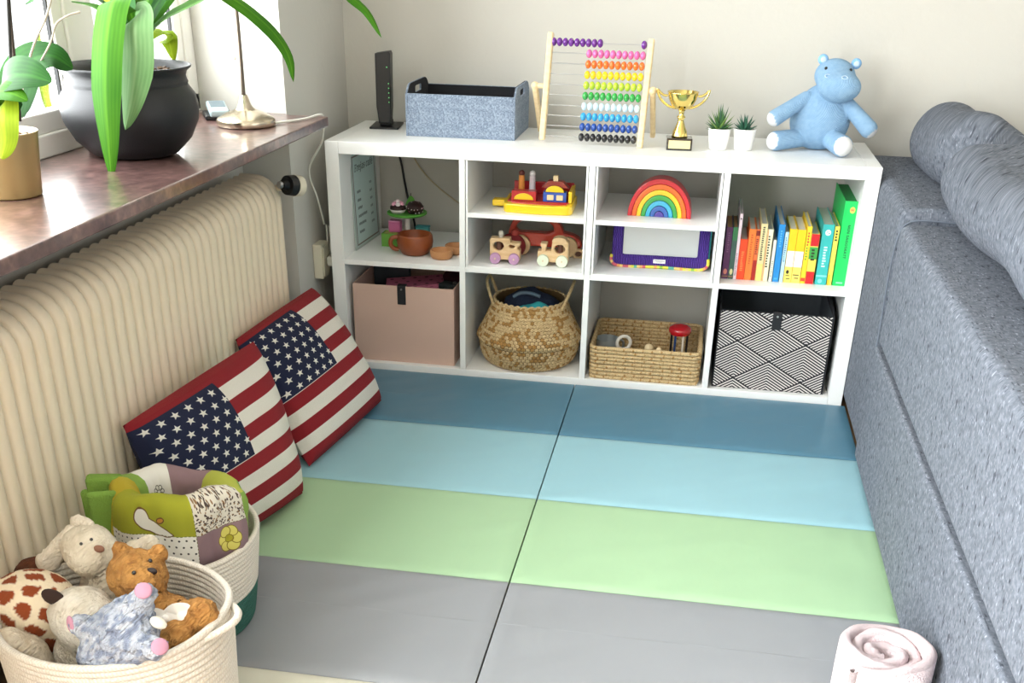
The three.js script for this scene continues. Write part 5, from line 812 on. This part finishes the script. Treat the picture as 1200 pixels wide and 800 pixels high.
// ---------------------------------------------------------------- patchwork blanket
{
  const base = [0.165, MT + 0.09, 1.362], t = thing('patchwork_blanket', 'rolled patchwork baby blanket in lime, white and mauve patches', 'blanket', base);
  const mauve = '#8f7479', lime = '#a0a32a', green = '#84a548', white = '#e9e6dc';
  const tex = canvasTexture(2048, 1024, (c, W, H) => { // u: round the roll, 0 at the side away from the window; lower half outside, upper half inside
    const U = (a) => (a / 360) * W, rect = (a0, a1, v0, v1, col_) => { c.fillStyle = col_; c.fillRect(U(a0), H * (1 - v1), U(a1 - a0), H * (v1 - v0)); };
    rect(0, 360, 0, 1, green);
    // outside, front faces the camera at 90 degrees
    rect(78, 160, 0.385, 1, lime); rect(22, 78, 0.385, 1, '#d9d3c4'); rect(78, 160, 0, 0.385, '#f0ede4'); rect(22, 78, 0, 0.385, mauve); rect(-1, 22, 0, 0.5, green); rect(160, 190, 0.2, 0.5, '#c2b02a'); rect(190, 300, 0, 0.5, green);
    // inside of the back half
    rect(196, 216, 0.5, 1, green); rect(216, 262, 0.5, 1, white); rect(262, 312, 0.5, 1, mauve); rect(312, 360, 0.5, 1, '#b2b84a'); rect(0, 22, 0.5, 1, '#b2b84a'); rect(160, 196, 0.5, 1, '#b9a62c');
    for (let i = 0; i < 420; i++) { c.fillStyle = i % 3 ? '#4a3c34' : '#8a6a4a'; c.beginPath(); c.ellipse(U(rr(23, 77)), H * (1 - rr(0.39, 0.62)), rr(3, 8), rr(2, 5), rr(0, 3), 0, 7); c.fill(); }
    for (let i = 0; i < 14; i++) for (let j = 0; j < 9; j++) { c.fillStyle = '#3c3a38'; c.beginPath(); c.arc(U(80 + i * 5.8 + (j % 2) * 2.9), H * (1 - 0.1 - j * 0.033), 5, 0, 7); c.fill(); }
    // bird applique on the lime patch
    const bx = U(112), by = H * 0.56; c.fillStyle = '#f0eee4'; c.strokeStyle = '#6a4a2a'; c.lineWidth = 5;
    const flip = (dx) => bx - dx; c.beginPath(); c.moveTo(flip(-95), by - 30); c.bezierCurveTo(flip(-90), by - 70, flip(-30), by - 70, flip(-20), by - 20); c.bezierCurveTo(flip(20), by + 0, flip(60), by + 10, flip(95), by + 50); c.bezierCurveTo(flip(60), by + 75, flip(10), by + 50, flip(-20), by + 40); c.bezierCurveTo(flip(-60), by + 40, flip(-100), by + 10, flip(-95), by - 30); c.fill(); c.stroke();
    c.fillStyle = '#c98a3a'; c.beginPath(); c.ellipse(flip(40), by - 18, 20, 12, 0.5, 0, 7); c.fill(); c.stroke();
    // flower on the mauve patch
    const fx = U(46), fy = H * 0.69; c.fillStyle = '#d8cf6a'; c.strokeStyle = '#7a6a1e'; c.lineWidth = 4; for (let i = 0; i < 6; i++) { c.beginPath(); c.ellipse(fx + 36 * Math.cos(i * 1.047), fy + 44 * Math.sin(i * 1.047), 26, 30, i * 1.047, 0, 7); c.fill(); c.stroke(); } c.fillStyle = '#a8a02a'; c.beginPath(); c.arc(fx, fy, 20, 0, 7); c.fill(); c.stroke();
    // grey flower on the white inner patch
    const gx = U(240), gy = H * 0.38; c.strokeStyle = '#7d7a74'; c.lineWidth = 7; for (let i = 0; i < 7; i++) { c.beginPath(); c.ellipse(gx + 34 * Math.cos(i * 0.9), gy + 30 * Math.sin(i * 0.9), 18, 16, i, 0, 7); c.stroke(); }
    c.strokeStyle = '#6b6a3a'; c.lineWidth = 3; c.setLineDash([10, 8]); for (const a of [22, 78, 160]) { c.beginPath(); c.moveTo(U(a), H * 0.5); c.lineTo(U(a), H); c.stroke(); } c.beginPath(); c.moveTo(U(22), H * 0.615); c.lineTo(U(160), H * 0.615); c.stroke();
  });
  tex.wrapS = THREE.RepeatWrapping; tex.offset.x = 24 / 360;
  const N = 120, K = 26, pos = [], uv = [], idx = [], rx = 0.108, rz = 0.094, th = 0.024;
  for (let j = 0; j <= K; j++) for (let i = 0; i <= N; i++) {
    const a = (i / N) * Math.PI * 2, back = 0.5 - 0.5 * Math.sin(a), f = j / K, topY = lerp(0.322, 0.298, back) - base[1] + 0.004 * Math.sin(a * 2 + 0.6) + 0.003 * Math.sin(a * 5);
    let r, y, v; // outside wall, rolled edge, inside wall
    if (f < 0.4) { const g = f / 0.4; y = lerp(0, topY - th, g); r = 1.0 + 0.1 * Math.sin(g * 2.4); v = 0.5 * g * 0.98; } else if (f < 0.62) { const g = (f - 0.4) / 0.22, q = g * Math.PI; y = topY - th + th * Math.sin(q); r = 1.068 - (th * (1 - Math.cos(q))) / 0.1; v = lerp(0.49, 0.56, g); } else { const g = (f - 0.62) / 0.38; y = lerp(topY - th, 0.06, g); r = lerp(0.588, 0.4, g); v = lerp(0.56, 1, g); }
    const w = 1 + 0.035 * Math.sin(a * 6 + f * 5) + 0.09 * (noise3(Math.cos(a) * 5, Math.sin(a) * 5, f * 8) - 0.5) + 0.05 * (noise3(Math.cos(a) * 13, Math.sin(a) * 13, f * 14) - 0.5);
    pos.push(rx * r * w * Math.cos(a), y, rz * r * w * Math.sin(a)); uv.push(i / N, v);
  }
  for (let j = 0; j < K; j++) for (let i = 0; i < N; i++) { const q = j * (N + 1) + i, p = q + N + 1; idx.push(q, p, q + 1, p, p + 1, q + 1); }
  const g = new THREE.BufferGeometry(); g.setAttribute('position', new THREE.Float32BufferAttribute(pos, 3)); g.setAttribute('uv', new THREE.Float32BufferAttribute(uv, 2)); g.setIndex(idx); g.computeVertexNormals();
  part(t, 'patchwork_cloth', g, M(0xffffff, 0.95, { map: tex, bumpMap: weave, bumpScale: 0.0006, side: THREE.DoubleSide }));
  const gm = M(0x7a9f40, 0.95, { bumpMap: fuzz, bumpScale: 0.002 });
  const fold = (ax, x0, x1, h, z, r) => part(t, 'green_lining', boxUV(span(x0, x1, 0.0, h, z - r, z + r, r * 0.95, 5)), gm, [0, 0, 0], [0.05, ax, 0]);
  fold(0.12, -0.165, -0.105, 0.18, 0.0, 0.008); fold(0.3, -0.15, -0.085, 0.205, -0.028, 0.008); fold(0.2, -0.165, -0.1, 0.19, -0.05, 0.008); fold(0.35, -0.14, -0.08, 0.2, 0.012, 0.007);
}

// ---------------------------------------------------------------- plush toys in the front basket
const furTint = (c, d, x, y, z, s = 220) => mixc(c, d, 0.15 + 0.9 * noise3(x * s, y * s, z * s) * noise3(x * 60, y * 60, z * 60) * 1.6);
const furD = (x, y, z, a = 0.004) => a * (noise3(x * 130, y * 130, z * 130) - 0.5) + a * 0.8 * (noise3(x * 300, y * 300, z * 300) - 0.5);
const floorIn = MT + 0.01, blackEye = MP(0x120d0b, 0.15, { clearcoat: 1 });
function plush(name, label, base, f, lo, hi, colour, cell = 0.0042, bump = 0.003) {
  const t = thing(name, label, 'plush toy', base); part(t, 'body', local(sdfGeo(f, lo, hi, cell, colour), base), plushMat(1, bump)); return t;
}
const at = (base, p) => [p[0] - base[0], p[1] - base[1], p[2] - base[2]];
{ // cream bunny at the back
  const base = [0.16, floorIn + 0.08, 1.625], cream = col(0xe6dcc8), shade = col(0xcfc2aa), H = [0.15, 0.322, 1.62];
  const f = (x, y, z) => {
    let d = blend(0.02, ell(x, y, z, H, [0.041, 0.035, 0.038]), ell(x, y, z, [0.164, 0.313, 1.648], [0.024, 0.02, 0.022]), ell(x, y, z, [0.178, 0.235, 1.622], [0.052, 0.07, 0.042]));
    d = smin(d, cap(x, y, z, [0.188, 0.305, 1.615], [0.24, 0.324, 1.6], 0.015, 0.0165), 0.014); d = smin(d, cap(x, y, z, [0.15, 0.24, 1.63], [0.12, 0.2, 1.65], 0.016), 0.014);
    return d + furD(x, y, z, 0.003);
  };
  const t = plush('bunny_plush', 'cream bunny plush with floppy ears at the back of the basket', base, f, [0.08, 0.15, 1.56], [0.28, 0.37, 1.69], (x, y, z) => furTint(cream, shade, x, y, z));
  const ear = M(0xe2d7c4, 1, { bumpMap: fuzz, bumpScale: 0.003 });
  for (const [a, b, r] of [[[0.122, 0.342, 1.612], [0.084, 0.296, 1.628], 0.019], [[0.15, 0.354, 1.606], [0.128, 0.352, 1.598], 0.013]]) part(t, 'ear', local(sdfGeo((x, y, z) => Math.max(cap(x, y, z, a, b, r * 0.6, r), Math.abs((z - lerp(a[2], b[2], clamp((a[0] - x) / (a[0] - b[0]), 0, 1))) + 0.3 * (x - a[0])) - 0.008) + furD(x, y, z, 0.002), [0.05, 0.26, 1.55], [0.19, 0.39, 1.68], 0.0036), base), ear);
  for (const p of [onSurface(95, 637, f), onSurface(107, 632, f)]) part(t, 'eye', ball(0.0026, 0, 0, 0, 10, 8), blackEye, at(base, p));
  part(t, 'nose', new THREE.SphereGeometry(0.0075, 14, 10).scale(1.15, 0.8, 0.7), M(0x8a5f4a, 0.7), at(base, onSurface(116, 643, f)));
}
{ // tan teddy bear with a white bow
  const base = [0.31, floorIn + 0.08, 1.69], tan = col(0xc8934f), dk = col(0x9a6630), H = [0.262, 0.322, 1.682];
  const f = (x, y, z) => {
    let d = blend(0.018, ell(x, y, z, H, [0.044, 0.04, 0.04]), ell(x, y, z, [0.284, 0.33, 1.712], [0.024, 0.02, 0.021]));
    d = smin(d, ell(x, y, z, [0.316, 0.255, 1.71], [0.046, 0.052, 0.046]), 0.014);
    d = smin(d, cap(x, y, z, [0.345, 0.28, 1.715], [0.373, 0.294, 1.722], 0.023, 0.026), 0.012); d = smin(d, cap(x, y, z, [0.325, 0.262, 1.735], [0.352, 0.276, 1.752], 0.022, 0.025), 0.012);
    d = smin(d, cap(x, y, z, [0.315, 0.25, 1.748], [0.328, 0.262, 1.775], 0.019, 0.021), 0.01);
    d = smin(d, ell(x, y, z, [0.236, 0.356, 1.672], [0.014, 0.014, 0.009]), 0.008); d = smin(d, ell(x, y, z, [0.292, 0.355, 1.665], [0.014, 0.014, 0.009]), 0.008);
    return d + furD(x, y, z, 0.0055);
  };
  const t = plush('teddy_bear', 'curly tan teddy bear wearing a white bow', base, f, [0.2, 0.18, 1.62], [0.41, 0.38, 1.81], (x, y, z) => furTint(tan, dk, x, y, z, 180), 0.0042, 0.005);
  for (const p of [onSurface(157, 671, f), onSurface(176, 657, f)]) part(t, 'eye', ball(0.0034, 0, 0, 0, 10, 8), blackEye, at(base, p));
  part(t, 'nose', new THREE.SphereGeometry(0.0068, 14, 10).scale(1.2, 0.8, 0.6), M(0x241512, 0.5), at(base, onSurface(178, 669, f)));
  const sat = MP(0xeee9df, 0.35), bow = new THREE.Group(); bow.name = 'bow'; bow.position.set(...at(base, [0.333, 0.3, 1.745])); bow.rotation.set(-0.4, 0.3, 0.25); t.add(bow);
  for (const s of [-1, 1]) { part(bow, 'loop', leafGeo([[0, 0, 0], [s * 0.015, 0.01, 0.006], [s * 0.03, 0.006, 0.004], [s * 0.018, -0.006, 0.008], [0, 0, 0.004]], 0.02, 0.1, V(0, 0, 1), 20, () => 0.9), sat); part(bow, 'ribbon_end', leafGeo([[0, 0, 0.002], [s * 0.012, -0.014, 0.008], [s * 0.02, -0.034, 0.008]], 0.016, 0.1, V(0.2, 0.2, 1), 12, () => 0.9), sat); }
  part(bow, 'knot', ball(0.006, 0, 0, 0.004, 12, 10), sat);
}
{ // giraffe patterned plush
  const base = [0.125, floorIn + 0.07, 1.71], cream = col(0xe9d9bd), spot = col(0x8a3f1c), C = [0.098, 0.262, 1.705], cells = [];
  for (let i = 0; i < 46; i++) { const y = 1 - 2 * (i + 0.5) / 46, r = Math.sqrt(1 - y * y), a = i * 2.39996; cells.push([r * Math.cos(a) + rr(-0.07, 0.07), y + rr(-0.07, 0.07), r * Math.sin(a) + rr(-0.07, 0.07)]); }
  const spots = (x, y, z) => { const n = [(x - C[0]) / 0.07, (y - C[1]) / 0.06, (z - C[2]) / 0.06]; let a = 9, b = 9; for (const q of cells) { const d = Math.hypot(n[0] - q[0], n[1] - q[1], n[2] - q[2]); if (d < a) { b = a; a = d; } else if (d < b) b = d; } return b - a > 0.13 + 0.06 * noise3(x * 90, y * 90, z * 90) ? spot : cream; };
  const f = (x, y, z) => smin(ell(x, y, z, C, [0.068, 0.056, 0.058]), ell(x, y, z, [0.1, 0.215, 1.7], [0.055, 0.04, 0.05]), 0.02) + furD(x, y, z, 0.0012);
  plush('giraffe_plush', 'brown spotted giraffe print plush in the toy basket', base, f, [0.015, 0.16, 1.62], [0.19, 0.335, 1.79], (x, y, z) => spots(x, y, z), 0.0034, 0.001);
  const b2 = [0.195, floorIn + 0.07, 1.735], wh = col(0xf0eadd), f2 = (x, y, z) => blend(0.02, ell(x, y, z, [0.198, 0.28, 1.735], [0.05, 0.042, 0.042]), ell(x, y, z, [0.218, 0.268, 1.757], [0.036, 0.03, 0.03]), ell(x, y, z, [0.195, 0.215, 1.735], [0.05, 0.045, 0.042])) + furD(x, y, z, 0.003);
  const t = plush('lamb_plush', 'plain off white round plush beside the spotted giraffe one', b2, f2, [0.13, 0.155, 1.67], [0.27, 0.335, 1.81], (x, y, z) => furTint(wh, col(0xd2c8b4), x, y, z));
  part(t, 'eye', ball(0.003, 0, 0, 0, 10, 8), blackEye, at(b2, [0.237, 0.284, 1.7745])); part(t, 'ear', new THREE.SphereGeometry(0.014, 14, 10).scale(1, 1.3, 0.5), M(0x3a2a24, 1), at(b2, [0.168, 0.316, 1.75]), [0.3, 0.2, 0.5]);
}
{ // blue grey elephant on top at the front
  const base = [0.295, floorIn + 0.1, 1.79], a = col(0x98a2b6), b = col(0xd2d6dc), dk = col(0x5c6680), pink = M(0xbd8a9e, 0.9);
  const f = (x, y, z) => {
    let d = blend(0.022, ell(x, y, z, [0.297, 0.292, 1.8], [0.05, 0.044, 0.04]), ell(x, y, z, [0.3, 0.318, 1.785], [0.036, 0.032, 0.03]));
    d = smin(d, cap(x, y, z, [0.31, 0.335, 1.785], [0.3305, 0.362, 1.783], 0.019, 0.0155), 0.014);
    d = smin(d, cap(x, y, z, [0.268, 0.3, 1.805], [0.243, 0.318, 1.808], 0.016, 0.0155), 0.012); d = smin(d, cap(x, y, z, [0.33, 0.298, 1.815], [0.358, 0.3085, 1.828], 0.0165, 0.0165), 0.012);
    d = smin(d, ell(x, y, z, [0.27, 0.275, 1.825], [0.03, 0.03, 0.02]), 0.012);
    return d + furD(x, y, z, 0.0055);
  };
  const t = plush('elephant_plush', 'shaggy blue grey elephant plush with pink trunk tip and feet', base, f, [0.2, 0.22, 1.73], [0.4, 0.4, 1.87], (x, y, z) => { const n = noise3(x * 150, y * 150, z * 150), m = noise3(x * 45, y * 45, z * 45); return n > 0.5 ? mixc(a, b, 0.25 + 0.6 * m) : mixc(a, dk, (0.5 - n) * 1.3); }, 0.0036, 0.006);
  const pad = new THREE.SphereGeometry(0.0115, 16, 10).scale(1, 1, 0.32);
  part(t, 'trunk_tip', pad, pink, at(base, [0.3335, 0.3735, 1.791]), [-0.9, 0.3, 0]); part(t, 'foot_pad', pad, pink, at(base, [0.2325, 0.3225, 1.815]), [-0.2, -0.7, 0]); part(t, 'foot_pad', pad, pink, at(base, [0.369, 0.317, 1.833]), [-0.7, 0.6, 0]);
  part(t, 'tusk', new THREE.SphereGeometry(0.008, 12, 10).scale(1, 1.5, 1), M(0xe8e0d0, 0.9), at(base, [0.35, 0.327, 1.795]), [0.3, 0, 0.9]);
}
{ // beige plush paw at the rim and a brown plush behind
  const base = [0.128, floorIn + 0.1, 1.79], c = col(0xeadfcd); const f = (x, y, z) => smin(ell(x, y, z, [0.112, 0.256, 1.79], [0.02, 0.026, 0.022]), ell(x, y, z, [0.132, 0.21, 1.775], [0.026, 0.05, 0.028]), 0.02) + furD(x, y, z, 0.002);
  const t = plush('dog_plush', 'beige plush pressed against the basket wall under the giraffe print one', base, f, [0.075, 0.15, 1.72], [0.19, 0.305, 1.83], (x, y, z) => furTint(c, col(0xcbb89c), x, y, z)); part(t, 'nose', ball(0.006, 0, 0, 0, 10, 8), M(0x3a2218, 0.6), at(base, [0.118, 0.264, 1.811]));
  const b2 = [-0.012, MT, 1.52], f2 = (x, y, z) => Math.max(blend(0.02, ell(x, y, z, [-0.004, 0.205, 1.545], [0.038, 0.034, 0.036]), ell(x, y, z, [0.0, 0.1, 1.535], [0.042, 0.085, 0.05])) + furD(x, y, z, 0.003), MT + 0.001 - y);
  const o = plush('brown_bear_plush', 'dark brown plush leaning on the radiator behind the toy basket', b2, f2, [-0.06, MT - 0.01, 1.46], [0.06, 0.26, 1.6], (x, y, z) => furTint(col(0x6e3a1e), col(0x3f2010), x, y, z)); part(o, 'ear', new THREE.SphereGeometry(0.013, 12, 10).scale(1, 1, 0.6), M(0x6e3a1e, 1), at(b2, [0.018, 0.232, 1.545]));
}

// ---------------------------------------------------------------- rolled pink blanket at the sofa
{
  const base = [1.372, MT, 1.415], t = thing('pink_blanket', 'fluffy pale pink blanket rolled up and stood on end beside the sofa', 'blanket', base), fl = MP(0xf8e4e6, 1, { bumpMap: fuzz, bumpScale: 0.004, sheen: 0.4 });
  const turns = 3.1, n = 150, th = 0.0205, r1 = 0.084, h = 0.15, prof = 10, pos = [], idx = [], uv = [];
  for (let i = 0; i <= n; i++) {
    const f = i / n, a = 2.2 - f * turns * 6.2832, r = lerp(r1 - th / 2, 0.014, f), wob = 1 + 0.03 * Math.sin(a * 3 + 1) * (1 - f), c = [r * wob * Math.cos(a) * 1.03, r * wob * Math.sin(a)], dirx = Math.cos(a), dirz = Math.sin(a), top = h + 0.006 * Math.sin(a * 2 + f * 9) - 0.012 * f + 0.006 * (noise2(f * 40, 3) - 0.5);
    for (let k = 0; k <= prof; k++) { // section: up the outside, over a soft edge, down the inside
      const g = k / prof, q = Math.PI * clamp((g - 0.25) / 0.5, 0, 1), y = g < 0.25 ? lerp(0, top - th / 2, g / 0.25) : g > 0.75 ? lerp(top - th / 2, 0, (g - 0.75) / 0.25) : top - th / 2 + (th / 2) * Math.sin(q), o = (th / 2) * Math.cos(q) * 0.96;
      pos.push(c[0] + dirx * o, y, c[1] + dirz * o); uv.push(f * 0.9, g * 0.3);
    }
  }
  for (let i = 0; i < n; i++) for (let k = 0; k < prof; k++) { const q = i * (prof + 1) + k, p = q + prof + 1; idx.push(q, q + 1, p, p, q + 1, p + 1); }
  const g = new THREE.BufferGeometry(); g.setAttribute('position', new THREE.Float32BufferAttribute(pos, 3)); g.setAttribute('uv', new THREE.Float32BufferAttribute(uv, 2)); g.setIndex(idx); g.computeVertexNormals();
  part(t, 'rolled_cloth', g, fl);
  const e = []; for (let k = 0; k <= 8; k++) e.push(V((r1 + 0.003) * Math.cos(2.2) * 1.03, lerp(0.004, h - 0.01, k / 8), (r1 + 0.003) * Math.sin(2.2)));
  part(t, 'hem', tube(e, 0.006, 20, 8), fl);
}

scene.traverse((o) => { if (o.isMesh) o.castShadow = o.receiveShadow = true; });
renderer.render(scene, camera);
